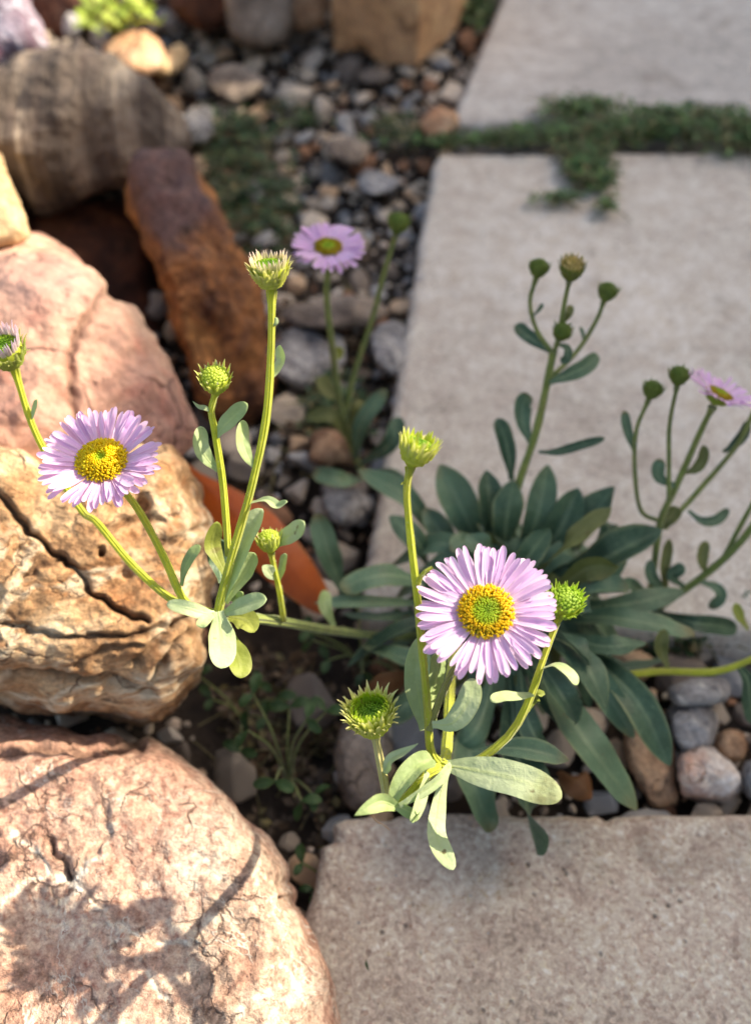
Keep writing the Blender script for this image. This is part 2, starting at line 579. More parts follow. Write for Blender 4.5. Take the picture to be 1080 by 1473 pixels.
M_GRAVEL = pebble_mat("gravel_stone", True)

# ------------------------------------------------------------------ ground and pavers
GZ = -0.040
me = mesh("ground", [(-150, -150, GZ), (150, -150, GZ), (150, 150, GZ), (-150, 150, GZ)], [(0, 1, 2, 3)], soil_mat(), False)
ground = tag(link("ground", me), kind="structure")


def rounded_quad(c, r, n=7):
    """outline of a quad with rounded corners, counter-clockwise"""
    c = [np.asarray(q, float)[:2] for q in c]
    out = []
    for i in range(4):
        p, a, b = c[i], c[i - 1], c[(i + 1) % 4]
        d1 = (a - p) / np.linalg.norm(a - p)
        d2 = (b - p) / np.linalg.norm(b - p)
        p1, p2 = p + d1 * r, p + d2 * r
        for k in range(n + 1):
            t = k / n
            out.append((1 - t) ** 2 * p1 + 2 * t * (1 - t) * p + t * t * p2)
    return np.array(out)


PAVERS = []


def paver(corners, mat, label, thick=0.045, bev=0.007, r=0.014):
    o = rounded_quad(corners, r)
    # resample the outline finely, so that the edge can chip and wander
    pts = []
    for i in range(len(o)):
        a, b = o[i], o[(i + 1) % len(o)]
        k = max(1, int(np.linalg.norm(b - a) / 0.004))
        for j in range(k): pts.append(a + (b - a) * j / k)
    o = np.array(pts)
    cen = o.mean(0)
    n = len(o)
    nx = np.roll(o, -1, 0) - np.roll(o, 1, 0)
    nrm = np.stack([nx[:, 1], -nx[:, 0]], 1)
    nrm /= np.linalg.norm(nrm, axis=1)[:, None]
    if np.sum((o - cen) * nrm) < 0: nrm = -nrm
    w = fbm(np.column_stack([o * 40, np.zeros(n)]), 4) * 0.0012
    chip = np.clip(fbm(np.column_stack([o * 90, np.ones(n) * 5]), 3) - 0.30, 0, 1) * 0.007
    rings = []
    for k in range(6):
        a = k / 5 * math.pi / 2
        ins = bev * (1 - math.cos(a))
        z = -bev * (1 - math.sin(a))
        q = o + nrm * (w - ins - chip)[:, None]
        rings.append(np.column_stack([q, np.full(n, z) - chip * math.sin(a) * 0.5]))
    bot = np.column_stack([o + nrm * w[:, None], np.full(n, -thick)])
    V = [bot] + rings
    verts = np.concatenate(V)
    f = []
    for k in range(len(V) - 1):
        for i in range(n):
            j = (i + 1) % n
            f.append((k * n + i, k * n + j, (k + 1) * n + j, (k + 1) * n + i))
    f.append(tuple(range((len(V) - 1) * n, len(V) * n)))
    verts[:, :2] -= cen
    ob = link("concrete_paver", mesh("concrete_paver", verts, f, mat, True), None, (cen[0], cen[1], 0))
    tag(ob, label, "paver", "concrete pavers of the path")
    PAVERS.append(np.array([np.asarray(q)[:2] for q in corners]))
    return ob


paver([Zp(573, 640, 0) + np.array([-0.022, -0.115, 0]), Zp(1120, 905, 0) + np.array([0.22, -0.012, 0]), Zp(1080, 212, 0) + np.array([0.17, 0.0, 0]), Zp(624, 219, 0)],
      concrete_mat("paver_grey", lin(192, 181, 168), lin(213, 203, 190), 1.0, 0.7), "grey concrete paver with green creeper over its far edge, behind the leaf rosette")
paver([Zp(424, 1360, 0) + np.array([-0.028, -0.12, 0]), Zp(1080, 1473, 0) + np.array([0.25, -0.10, 0]), Zp(1080, 1152, 0) + np.array([0.20, -0.003, 0]), Zp(474, 1168, 0)],
      concrete_mat("paver_warm", lin(185, 168, 150), lin(212, 197, 180), 5.0, 1.2), "warm grey pitted concrete paver in front of the daisy rosette")
paver([Zp(645, 176, 0), Zp(1080, 160, 0) + np.array([0.2, 0.0, 0]), Zp(1080, 160, 0) + np.array([0.25, 0.50, 0]), Zp(706, -40, 0) + np.array([0.10, 0.3, 0])],
      concrete_mat("paver_pale", lin(182, 174, 165), lin(202, 195, 186), 9.0, 0.6), "pale grey concrete paver beyond the green creeper, beside the cut sandstone block")


def in_paver(x, y, m=0.0):
    for q in PAVERS:
        ok = True
        for i in range(4):
            a, b = q[i], q[(i + 1) % 4]
            e = b - a
            cr = (e[0] * (y - a[1]) - e[1] * (x - a[0])) / np.linalg.norm(e)
            if cr < -m: ok = False
        if ok: return True
    return False


# wall added unseen on the right, its top edge shaped to shade the path
def wall_profile():
    k = 2.4                                            # from the plane x = 0.6 out to x = 3.0
    prof = [(-6.0, 0.50), (0.30, 0.505), (0.38, 0.515), (0.42, 0.56), (0.46, 0.590), (0.50, 0.602), (0.54, 0.63), (0.60, 0.668), (0.70, 0.690), (0.80, 0.715), (0.86, 0.716), (0.98, 0.712), (1.04, 0.67), (1.08, 0.58), (1.12, 0.50), (1.17, 0.50), (1.22, 0.64), (3.5, 0.64)]
    return [(y + SUN.y / SUN.x * k, z + SUN.z / SUN.x * k) for y, z in prof]


wp = wall_profile()
WX = 3.0
vv, ff = [], []
for (y, z) in wp:
    vv += [(WX, y, GZ - 0.05), (WX, y, z), (WX + 0.22, y, z), (WX + 0.22, y, GZ - 0.05)]
for i in range(len(wp) - 1):
    a, b = i * 4, i * 4 + 4
    ff += [(a, b, b + 1, a + 1), (a + 1, b + 1, b + 2, a + 2), (a + 2, b + 2, b + 3, a + 3)]
ff += [(0, 1, 2, 3), tuple(len(vv) - 4 + k for k in (3, 2, 1, 0))]
tag(link("shade_wall", mesh("shade_wall", vv, ff, stucco_mat(), False)), "unseen cream stucco wall added right of the path to shade the pavers", "wall")


# ------------------------------------------------------------------ rocks
def smooth_closed(pts, n):
    p = np.asarray(pts, float)
    m = len(p)
    out = []
    for k in range(n):
        s = k / n * m
        i = int(s)
        t = s - i
        p0, p1, p2, p3 = p[(i - 1) % m], p[i % m], p[(i + 1) % m], p[(i + 2) % m]
        out.append(0.5 * (2 * p1 + (p2 - p0) * t + (2 * p0 - 5 * p1 + 4 * p2 - p3) * t * t + (3 * p1 - p0 - 3 * p2 + p3) * t ** 3))
    return np.array(out)


OUTLINES = []


def seg_dist(P, line):
    d = np.full(len(P), 1e9)
    for a, b in zip(line[:-1], line[1:]):
        a, b = np.asarray(a, float), np.asarray(b, float)
        e = b - a
        t = np.clip(((P - a) @ e) / (e @ e), 0, 1)
        d = np.minimum(d, np.linalg.norm(P - a - t[:, None] * e, axis=1))
    return d


def rock(name, outline, centre, planes, mat, label, group=None, edge=0.02, k_edge=5.0, rough=0.003, scale=30, cracks=(), pits=(), step=0.0,
         nphi=150, nr=64, back=None, floor=GZ, beta=350.0, cat="rock", seed=0.0, veins=()):
    """a solid stone: its outline, its faces (point + normal each) and a back that reaches down to the soil"""
    c = np.asarray(centre, float)
    o = smooth_closed(outline, 600)
    OUTLINES.append(np.asarray(outline, float))
    ang = np.arctan2(o[:, 1] - c[1], o[:, 0] - c[0])
    rad = np.linalg.norm(o - c, axis=1)
    s = np.argsort(ang)
    ang, rad = ang[s], rad[s]
    ang = np.concatenate([ang - 2 * np.pi, ang, ang + 2 * np.pi])
    rad = np.tile(rad, 3)
    phi = np.linspace(-np.pi, np.pi, nphi, endpoint=False)
    R = np.interp(phi, ang, rad)
    size = np.median(R)
    R = R + size * 0.02 * perlin(np.column_stack([np.cos(phi) * 6, np.sin(phi) * 6, np.full(nphi, seed)]))
    rho = np.sin(np.linspace(0.02, 1, nr) * np.pi / 2) ** 1.0
    rho[-1] = 1.0
    PX = c[0] + np.cos(phi)[:, None] * R[:, None] * rho[None, :]
    PY = c[1] + np.sin(phi)[:, None] * R[:, None] * rho[None, :]
    rr = ray(PX.ravel(), PY.ravel())
    acc = []
    for (pt, nrm) in planes:
        nrm = np.asarray(nrm, float)
        den = rr @ nrm
        den = np.where(np.abs(den) < 0.05, -0.05, den)
        dpt = np.dot(nrm, np.asarray(pt) - C0) / den
        acc.append(np.clip(dpt, 0.05, 1.9))
    acc = np.array(acc)
    mx = acc.max(0)
    d = mx + np.log(np.exp(beta * (acc - mx)).sum(0)) / beta
    q = np.tile(rho, nphi)
    d = d + edge * (1 - np.sqrt(np.clip(1 - q ** k_edge, 0, 1)))
    front = C0 + rr * d[:, None]
    # back
    nb = 10
    rb = np.cos(np.linspace(0, 1, nb + 1)[1:] * np.pi / 2 * 0.97)
    dm = d.reshape(nphi, nr)
    dedge = dm[:, -1]
    ctr = ray(c[0], c[1])
    dc = dm[:, 0].mean()
    if back is None:
        tg = (floor - CAM_H) / ctr[2]
        back = max(0.02, tg - dc)
    BX = c[0] + np.cos(phi)[:, None] * R[:, None] * rb[None, :]
    BY = c[1] + np.sin(phi)[:, None] * R[:, None] * rb[None, :]
    target = dc + back
    prof = np.sin(np.linspace(0, 1, nb + 1)[1:] * np.pi / 2)
    bd = dedge[:, None] + np.maximum(target - dedge, 0.012)[:, None] * prof[None, :]
    bk = C0 + ray(BX.ravel(), BY.ravel()) * bd.ravel()[:, None]
    ntot = nr + nb
    V = np.concatenate([front.reshape(nphi, nr, 3), bk.reshape(nphi, nb, 3)], 1)
    # normals by differences
    du = np.roll(V, -1, 0) - np.roll(V, 1, 0)
    dv = np.gradient(V, axis=1)
    N = np.cross(du, dv)
    N /= np.linalg.norm(N, axis=2)[:, :, None] + 1e-12
    if np.sum(N[:, :nr // 2] @ FWD) > 0: N = -N
    P = V.reshape(-1, 3)
    Nf = N.reshape(-1, 3)
    disp = rough * fbm(P * scale + seed, 5, 0.55) + rough * 0.5 * (ridged(P * scale * 0.8 + seed + 5, 3) - 1)
    if step:
        h = fbm(P * scale * 0.45 + seed + 31, 2)
        disp = disp + step * (np.floor(h * 4) / 4 + np.clip((h * 4 - np.floor(h * 4)) * 4 - 3, 0, 1) / 4)
    pp = np.stack([np.concatenate([PX, BX], 1), np.concatenate([PY, BY], 1)], 2).reshape(-1, 2)
    isf = (np.arange(ntot)[None, :] < nr).repeat(nphi, 0).ravel()
    wob = np.column_stack([perlin(np.column_stack([pp / 22, np.full(len(pp), 3.3)])), perlin(np.column_stack([pp / 22, np.full(len(pp), 8.1)]))]) * 7
    marks = np.zeros((len(pp), 3))
    for (line, w) in veins:
        dd = seg_dist(pp + wob * 1.3, line)
        marks[:, 0] = np.maximum(marks[:, 0], np.where(isf, np.exp(-(dd / w) ** 2), 0))
    disp = disp + marks[:, 0] * 0.0004
    for (line, w, dep) in cracks:
        dd = seg_dist(pp + wob, line)
        marks[:, 1] = np.maximum(marks[:, 1], np.where(isf, np.exp(-(dd / w / 1.1) ** 2), 0) * min(1, dep / 0.004))
        disp = disp - np.where(isf, dep * np.exp(-(dd / w) ** 2), 0)
    for (x, y, r_, dep) in pits:
        dd = np.linalg.norm(pp + wob * 0.4 - np.array([x, y]), axis=1)
        disp = disp - np.where(isf, dep * np.exp(-(dd / r_) ** 4), 0)
    P = P + Nf * disp[:, None]
    cen = P.mean(0)
    verts = np.concatenate([P, V[:, 0].mean(0)[None], (C0 + ctr * target)[None]])
    verts[-2] = P.reshape(nphi, ntot, 3)[:, 0].mean(0)
    f = grid_faces(nphi, ntot, True)
    i0, i1 = nphi * ntot, nphi * ntot + 1
    for i in range(nphi):
        j = (i + 1) % nphi
        f.append((i0, j * ntot, i * ntot))
        f.append((i1, i * ntot + ntot - 1, j * ntot + ntot - 1))
    ob = link(name, mesh(name, verts - cen, f, mat, True, None, np.concatenate([marks, marks[:2] * 0])), None, tuple(cen))
    tag(ob, label, cat, group)
    return ob


G_ROCK = "rocks edging the gravel bed"
m_pinkcream = rock_mat("rock_pink_cream", lin(200, 178, 158), lin(158, 122, 104), lin(216, 204, 188), lin(158, 112, 94), lin(230, 222, 208), 2.0, 24, blotch_amt=0.55, vein_w=0.010, speck=0.8, bump=1.7, vein_scale=0.9, zone=lin(196, 148, 128))
m_tan = rock_mat("rock_tan_orange", lin(178, 140, 102), lin(112, 76, 50), lin(208, 182, 148), lin(148, 98, 60), lin(220, 202, 174), 7.0, 22, (1, 1.2, 1.9), (0.3, 0.55, 0.2), 0.7, 0.05, 0.5, bump=1.4)
m_pink = rock_mat("rock_pink", lin(190, 148, 130), lin(142, 100, 92), lin(208, 176, 152), lin(172, 100, 80), None, 4.0, 14, blotch_amt=0.5, vein_w=0.012, bump=1.3, zone=lin(146, 116, 112))
m_cream = rock_mat("rock_cream", lin(194, 168, 130), lin(166, 136, 98), lin(208, 186, 154), None, None, 1.0, 20)
m_banded = rock_mat("rock_banded", lin(128, 114, 102), lin(54, 45, 43), lin(180, 166, 148), lin(66, 52, 50), None, 3.0, 9, (3.4, 0.4, 0.4), (0, 0.12, 0.0), 0.75, 0.03, bands=3.2, bump=1.5)
m_brown = rock_mat("rock_brown", lin(142, 92, 54), lin(70, 44, 34), lin(186, 132, 80), lin(84, 52, 38), None, 6.0, 15, (1.2, 0.8, 0.8), blotch_amt=0.85, bump=1.6, speck=0.55, cap=(0.066, lin(84, 66, 70)))
m_dark = rock_mat("rock_dark_brown", lin(84, 50, 36), lin(42, 28, 24), lin(128, 82, 56), lin(56, 34, 30), None, 8.0, 18)
m_purple = rock_mat("rock_purple", lin(120, 104, 118), lin(92, 62, 82), lin(178, 170, 186), lin(112, 66, 84), lin(200, 200, 214), 9.0, 25)
m_grey = rock_mat("rock_grey", lin(140, 126, 114), lin(96, 84, 76), lin(176, 164, 152), None, None, 5.0, 20)
m_orange = rock_mat("rock_orange", lin(202, 158, 122), lin(166, 114, 82), lin(222, 190, 160), None, None, 2.5, 20)
m_white = rock_mat("stone_white_pink", lin(206, 190, 178), lin(206, 160, 136), lin(216, 210, 204), lin(150, 150, 152), None, 3.5, 26, blotch_amt=0.5, bump=0.6)
m_bluegrey = rock_mat("stone_blue_grey", lin(140, 138, 138), lin(98, 96, 98), lin(178, 175, 172), lin(108, 102, 102), lin(200, 196, 190), 6.5, 26, bump=0.7)
m_stonebrown = rock_mat("stone_brown", lin(138, 104, 78), lin(92, 64, 48), lin(168, 138, 110), None, None, 7.5, 26, bump=0.8)


def nv(x, y, z):
    v = np.array([x, y, z], float)
    return v / np.linalg.norm(v)


rock("boulder", [(-120, 1046), (-20, 1030), (60, 1042), (130, 1058), (183, 1066), (215, 1061), (245, 1074), (290, 1106), (338, 1150), (372, 1192), (400, 1226), (413, 1252),
                 (412, 1272), (428, 1280), (431, 1304), (450, 1342), (474, 1392), (488, 1440), (496, 1510), (470, 1610), (200, 1680), (-150, 1640), (-230, 1350)], (150, 1330),
     [(Zp(150, 1320, 0.050), nv(0.06, -0.10, 1)), (Zp(430, 1400, 0.036), nv(0.8, -0.1, 0.7)), (Zp(100, 1085, 0.056), nv(0.05, 0.45, 0.85))],
     m_pinkcream, "pink and cream boulder with flower shadows across its top, beside the pitted paver", G_ROCK, edge=0.03, k_edge=14, rough=0.0020, scale=34,
     cracks=[([(20, 1190), (60, 1240), (75, 1262)], 4, 0.0012), ([(72, 1210), (92, 1245), (98, 1262)], 5, 0.003), ([(98, 1262), (140, 1300), (190, 1345), (260, 1358)], 5, 0.001),
             ([(215, 1400), (240, 1440), (245, 1480)], 5, 0.0012), ([(150, 1160), (155, 1200), (110, 1260)], 5, 0.0015), ([(-20, 1082), (60, 1075), (150, 1082), (200, 1068)], 6, 0.003)],
     pits=[(90, 1255, 12, 0.002), (420, 1292, 14, 0.002)], step=0.0012,
     veins=[([(158, 1190), (150, 1225), (108, 1262), (70, 1262), (55, 1230), (20, 1200)], 5), ([(100, 1265), (135, 1300), (175, 1338), (225, 1355), (270, 1352)], 5), ([(212, 1400), (238, 1436), (244, 1480)], 5), ([(0, 1300), (30, 1270), (60, 1262)], 4), ([(400, 1420), (360, 1440), (330, 1473)], 4), ([(380, 1390), (420, 1400), (440, 1440)], 3)], nphi=300, nr=130, seed=1.3)

rock("boulder", [(-120, 668), (-20, 640), (40, 650), (70, 662), (150, 645), (228, 640), (262, 664), (288, 706), (304, 748), (299, 790), (306, 840), (304, 900), (296, 960), (272, 1012),
                 (242, 1046), (205, 1046), (130, 1032), (60, 1026), (0, 1006), (-120, 968)], (100, 845),
     [(Zp(110, 800, 0.108), nv(0.25, -0.42, 1)), (Zp(285, 800, 0.100), nv(1.0, -0.25, 0.75)), (Zp(120, 1000, 0.070), nv(0.15, -1.0, 0.35)), (Zp(210, 960, 0.088), nv(0.55, -0.75, 0.7)), (Zp(100, 660, 0.132), nv(0.1, 0.5, 1))],
     m_tan, "tan and orange cracked boulder behind the daisy bloom on the left stems", G_ROCK, edge=0.03, k_edge=10, rough=0.0034, scale=34,
     cracks=[([(-10, 700), (40, 760), (85, 800), (105, 815), (130, 850), (180, 880), (215, 890)], 4.5, 0.006), ([(85, 806), (55, 815), (30, 830)], 4, 0.003), ([(150, 765), (200, 740), (235, 745)], 5, 0.003),
             ([(-10, 895), (80, 920), (170, 920), (230, 905), (290, 890)], 6, 0.0035), ([(215, 985), (260, 930), (285, 910)], 5, 0.004), ([(190, 960), (230, 925), (262, 900)], 5, 0.003), ([(235, 780), (280, 760), (300, 755)], 6, 0.003),
             ([(-10, 985), (70, 978), (150, 985), (220, 1000)], 6, 0.003), ([(110, 960), (150, 940), (200, 935)], 5, 0.002)],
     pits=[(145, 793, 6, 0.007), (182, 822, 8, 0.003), (205, 720, 12, 0.006), (30, 795, 10, 0.002)], step=0.0028, nphi=280, nr=120, seed=4.1)

rock("boulder", [(-110, 440), (-20, 356), (40, 330), (92, 350), (140, 394), (162, 432), (200, 455), (236, 508), (266, 570), (284, 610), (277, 640), (240, 668), (180, 700), (60, 720), (-110, 700)], (95, 530),
     [(Zp(40, 500, 0.125), nv(-0.15, -0.55, 1)), (Zp(200, 560, 0.098), nv(0.62, -0.45, 0.85)), (Zp(80, 640, 0.10), nv(0.2, -1, 0.5)), (Zp(110, 390, 0.128), nv(0.25, 0.35, 1))],
     m_pink, "pink and mauve boulder behind the half-open daisy bud", G_ROCK, edge=0.03, k_edge=8, rough=0.003, scale=26, step=0.002, seed=7.7,
     cracks=[([(152, 425), (120, 470), (100, 510), (105, 560), (115, 620)], 7, 0.003)], nphi=200, nr=90)

rock("rock", [(-70, 190), (-6, 214), (12, 252), (38, 318), (41, 344), (0, 360), (-70, 372)], (-18, 290),
     [(Zp(10, 300, 0.14), nv(0.2, -0.5, 1)), (Zp(35, 300, 0.14), nv(0.9, -0.2, 0.6))], m_cream, "smooth cream rock wedged between the banded rock and the pink boulder", G_ROCK, edge=0.02, k_edge=4, rough=0.002, seed=2.2, nphi=110, nr=44)

rock("boulder", [(-90, 140), (0, 86), (60, 66), (112, 54), (142, 72), (200, 100), (240, 136), (268, 182), (272, 216), (206, 244), (182, 262), (130, 286), (62, 308), (34, 302), (14, 280), (-90, 260)], (100, 180),
     [(Zp(60, 190, 0.095), nv(0.16, -0.62, 0.78)), (Zp(90, 76, 0.126), nv(0.1, 0.25, 1)), (Zp(190, 190, 0.084), nv(0.42, -0.95, 0.30)), (Zp(70, 285, 0.055), nv(0.1, -1, 0.1))],
     m_banded, "grey-brown banded boulder with a rounded crest", G_ROCK, edge=0.02, k_edge=14, rough=0.0035, scale=26, step=0.003, seed=3.2, beta=1200, nphi=180, nr=80)

rock("rock", [(180, 256), (190, 226), (225, 210), (264, 220), (290, 250), (320, 300), (350, 360), (376, 420), (390, 500), (394, 560), (362, 604), (330, 612), (290, 590), (268, 530), (250, 470), (232, 402), (214, 345), (190, 292)], (290, 400),
     [(Zp(300, 430, 0.055), nv(0.30, -0.85, 0.55)), (Zp(240, 255, 0.088), nv(0.15, -0.35, 1)), (Zp(238, 380, 0.066), nv(-0.95, -0.45, 0.35)), (Zp(345, 480, 0.036), nv(0.95, -0.35, 0.45)), (Zp(330, 560, 0.015), nv(0.2, -1, 0.1))],
     m_brown, "upright brown rock with a dark purplish cap", G_ROCK, edge=0.02, k_edge=12, rough=0.0045, scale=34, step=0.004, seed=5.5, beta=1400, pits=[(324, 445, 8, 0.002), (300, 458, 7, 0.002), (358, 455, 9, 0.002)], nphi=180, nr=80)

rock("rock", [(30, 322), (88, 292), (160, 286), (202, 312), (226, 362), (236, 430), (250, 500), (200, 520), (110, 420)], (160, 380),
     [(Zp(150, 350, 0.015), nv(0.1, -0.6, 1)), (Zp(210, 400, 0.0), nv(0.7, -0.4, 0.6))], m_dark, "dark reddish brown rock in the shade under the banded boulder", G_ROCK, edge=0.02, rough=0.003, seed=6.6, nphi=110, nr=44)

rock("rock", [(-80, -90), (10, -50), (45, 6), (62, 46), (58, 78), (20, 92), (-80, 110)], (-10, 20),
     [(Zp(20, 40, 0.12), nv(0.2, -0.6, 1))], m_purple, "mottled purple and pale grey rock above the banded boulder", G_ROCK, edge=0.03, k_edge=4, rough=0.003, seed=8.8, nphi=110, nr=44)
rock("rock", [(40, -60), (150, -70), (160, -10), (128, 40), (108, 60), (60, 62), (46, 20)], (95, 0),
     [(Zp(90, 20, -0.01), nv(0.1, -0.8, 0.7))], m_dark, "shaded brown rock behind the bright leafy weed", G_ROCK, edge=0.03, rough=0.003, seed=9.9, nphi=100, nr=40)
rock("stone", [(148, 76), (170, 50), (200, 43), (226, 58), (236, 88), (216, 106), (182, 104)], (194, 76),
     [(Zp(195, 70, 0.035), nv(0.2, -0.3, 1))], m_orange, "small rounded orange stone at the foot of the leafy weed", G_ROCK, edge=0.02, k_edge=3, rough=0.0015, seed=1.9, nphi=80, nr=32, cat="stone")
rock("stone", [(212, 92), (236, 76), (256, 62), (270, 72), (262, 96), (236, 110)], (242, 86),
     [(Zp(240, 84, 0.015), nv(0.3, -0.3, 1))], m_cream, "small sunlit cream stone next to the rounded orange stone", G_ROCK, edge=0.012, k_edge=3, rough=0.0015, seed=2.9, nphi=80, nr=32, cat="stone")
rock("rock", [(225, -80), (345, -80), (348, -10), (330, 34), (300, 44), (262, 30), (238, 0)], (290, -15),
     [(Zp(290, 0, 0.03), nv(0.1, -0.9, 0.5))], m_dark, "dark brown rock beside the blocky grey-brown rock", G_ROCK, edge=0.03, rough=0.003, seed=3.9, nphi=100, nr=40)
rock("rock", [(318, -90), (420, -90), (424, 0), (414, 50), (390, 64), (345, 60), (328, 30)], (372, -10),
     [(Zp(372, 20, 0.03), nv(0.15, -0.9, 0.4)), (Zp(345, 0, 0.045), nv(-0.6, -0.6, 0.6))], m_grey, "blocky grey-brown rock left of the sandstone block", G_ROCK, edge=0.02, k_edge=9, rough=0.002, seed=4.9, nphi=100, nr=40)
rock("rock", [(405, -80), (470, -80), (470, 10), (456, 36), (424, 40), (412, 10)], (438, -20),
     [(Zp(440, 10, 0.03), nv(0.1, -0.9, 0.5))], m_stonebrown, "small brown rock squeezed beside the sandstone block", G_ROCK, edge=0.02, rough=0.002, seed=5.9, nphi=80, nr=32)

# cut sandstone block, standing on the gravel
bl, br = Zp(446, 74, -0.012), Zp(600, 93, -0.012)
e1 = br - bl
e1[2] = 0
L1 = np.linalg.norm(e1)
e1 /= L1
e2 = np.array([-e1[1] + 0.28, e1[0], 0])
e2 /= np.linalg.norm(e2)


def block():
    import bmesh
    bm = bmesh.new()
    n = 22
    L2, H = 0.16, 0.15
    def sheet(o, a, b, la, lb, na, nb_):
        g = [[bm.verts.new(o + a * la * i / na + b * lb * j / nb_) for j in range(nb_ + 1)] for i in range(na + 1)]
        for i in range(na):
            for j in range(nb_): bm.faces.new((g[i][j], g[i + 1][j], g[i + 1][j + 1], g[i][j + 1]))
    z = np.array([0, 0, 1.0])
    o = np.zeros(3)
    sheet(o, e1, z, L1, H, n, n)
    sheet(o + e1 * L1, e2, z, L2, H, n, n)
    sheet(o + e1 * L1 + e2 * L2, -e1, z, L1, H, n, n)
    sheet(o + e2 * L2, -e2, z, L2, H, n, n)
    sheet(o + z * H, e1, e2, L1, L2, n, n)
    sheet(o, e2, e1, L2, L1, n, n)
    bmesh.ops.remove_doubles(bm, verts=bm.verts, dist=1e-5)
    P = np.array([v.co[:] for v in bm.verts])
    cc = o + (e1 * L1 + e2 * L2 + z * H) / 2
    q = np.stack([(P - cc) @ e1 / (L1 / 2), (P - cc) @ e2 / (L2 / 2), (P - cc) @ z / (H / 2)], 1)
    # ease the arrises
    k = (np.abs(q) ** 160).sum(1) ** (1 / 160)
    P = cc + (P - cc) / np.maximum(k, 1)[:, None]
    P += (P - cc) / np.linalg.norm(P - cc, axis=1)[:, None] * (fbm(P * 45, 4) * 0.0022)[:, None]
    nt = np.exp(-(((P - o) @ e1 - L1 * 0.47) / 0.007) ** 2 - (P[:, 2] / 0.008) ** 2) * ((P @ e2) < 0.02)
    P += e2 * (nt * 0.012)[:, None]
    P[:, 2] += nt * 0.006
    for v, p in zip(bm.verts, P): v.co = p
    bmesh.ops.recalc_face_normals(bm, faces=bm.faces)
    for e in bm.edges: e.smooth = e.calc_face_angle(0.0) < 0.55
    me = bpy.data.meshes.new("sandstone_block")
    bm.to_mesh(me)
    bm.free()
    me.polygons.foreach_set("use_smooth", [True] * len(me.polygons))
    me.materials.append(rock_mat("sandstone", lin(194, 152, 112), lin(168, 122, 84), lin(206, 170, 132), None, None, 3.0, 10, bump=0.6))
    return me


tag(link("sandstone_block", block(), None, tuple(bl)), "orange-brown cut sandstone block beside the pale paver", "stone block")
OUTLINES.append(np.array([(446, -60), (660, -60), (640, 40), (600, 90), (446, 74)], float))

# stones lying in the gap by the rosette
G_ST = "stones in the gap beside the daisy leaves"
rock("stone", [(972, 1108), (980, 1086), (1012, 1078), (1044, 1092), (1070, 1118), (1066, 1142), (1030, 1152), (984, 1144)], (1020, 1116),
     [(Zp(1020, 1100, 0.004), nv(0.1, -0.2, 1)), (Zp(1030, 1140, -0.006), nv(0.1, -0.9, 0.4))], m_white, "pale stone with a pinkish face by the paver edge", G_ST, edge=0.012, k_edge=5, step=0.0018, scale=60, beta=1500, rough=0.0016, seed=1.1, nphi=90, nr=36, cat="stone")
rock("stone", [(958, 1040), (968, 1014), (1000, 1010), (1026, 1026), (1030, 1058), (1010, 1080), (976, 1076)], (994, 1045),
     [(Zp(994, 1040, 0.004), nv(0.0, -0.3, 1))], m_bluegrey, "rough grey stone under the flat blue-grey stone", G_ST, edge=0.012, k_edge=5, step=0.0018, scale=60, beta=1500, rough=0.0016, seed=2.1, nphi=90, nr=36, cat="stone")
rock("stone", [(962, 992), (990, 980), (1030, 974), (1048, 984), (1042, 1006), (1004, 1014), (972, 1012)], (1005, 995),
     [(Zp(1005, 992, 0.010), nv(0.1, -0.2, 1))], m_bluegrey, "flat blue-grey stone under the yellow-green sprawling stem", G_ST, edge=0.008, k_edge=5, rough=0.001, seed=3.1, nphi=90, nr=36, cat="stone")
rock("stone", [(896, 1060), (908, 1020), (936, 1010), (960, 1040), (974, 1100), (972, 1150), (940, 1162), (914, 1130)], (936, 1090),
     [(Zp(936, 1080, 0.0), nv(0.1, -0.3, 1))], m_stonebrown, "long brown stone half hidden by rosette leaves", G_ST, edge=0.012, k_edge=5, step=0.0018, scale=60, beta=1500, rough=0.0016, seed=4.1, nphi=90, nr=36, cat="stone")
rock("stone", [(1030, 1066), (1044, 1050), (1066, 1054), (1078, 1076), (1066, 1098), (1042, 1094)], (1054, 1074),
     [(Zp(1054, 1070, -0.006), nv(0.0, -0.2, 1))], m_stonebrown, "small round brown stone right of the rough grey stone", G_ST, edge=0.01, k_edge=5, step=0.0018, scale=60, beta=1500, rough=0.0016, seed=5.1, nphi=70, nr=28, cat="stone")
rock("stone", [(1066, 1110), (1090, 1086), (1130, 1090), (1140, 1130), (1110, 1160), (1074, 1146)], (1100, 1122),
     [(Zp(1100, 1110, 0.0), nv(0.0, -0.2, 1))], m_bluegrey, "dark grey stone at the path's outer side beside the pinkish stone", G_ST, edge=0.012, k_edge=5, step=0.0018, scale=60, beta=1500, rough=0.0016, seed=6.1, nphi=70, nr=28, cat="stone")
rock("stone", [(480, 1100), (486, 1050), (520, 1030), (556, 1046), (560, 1110), (540, 1160), (500, 1160)], (522, 1096),
     [(Zp(522, 1090, -0.002), nv(0.0, -0.3, 1))], m_grey, "large shaded grey-brown stone under the spiky bud", G_ST, edge=0.015, k_edge=5, step=0.0018, scale=60, beta=1500, rough=0.0016, seed=7.1, nphi=80, nr=32, cat="stone")
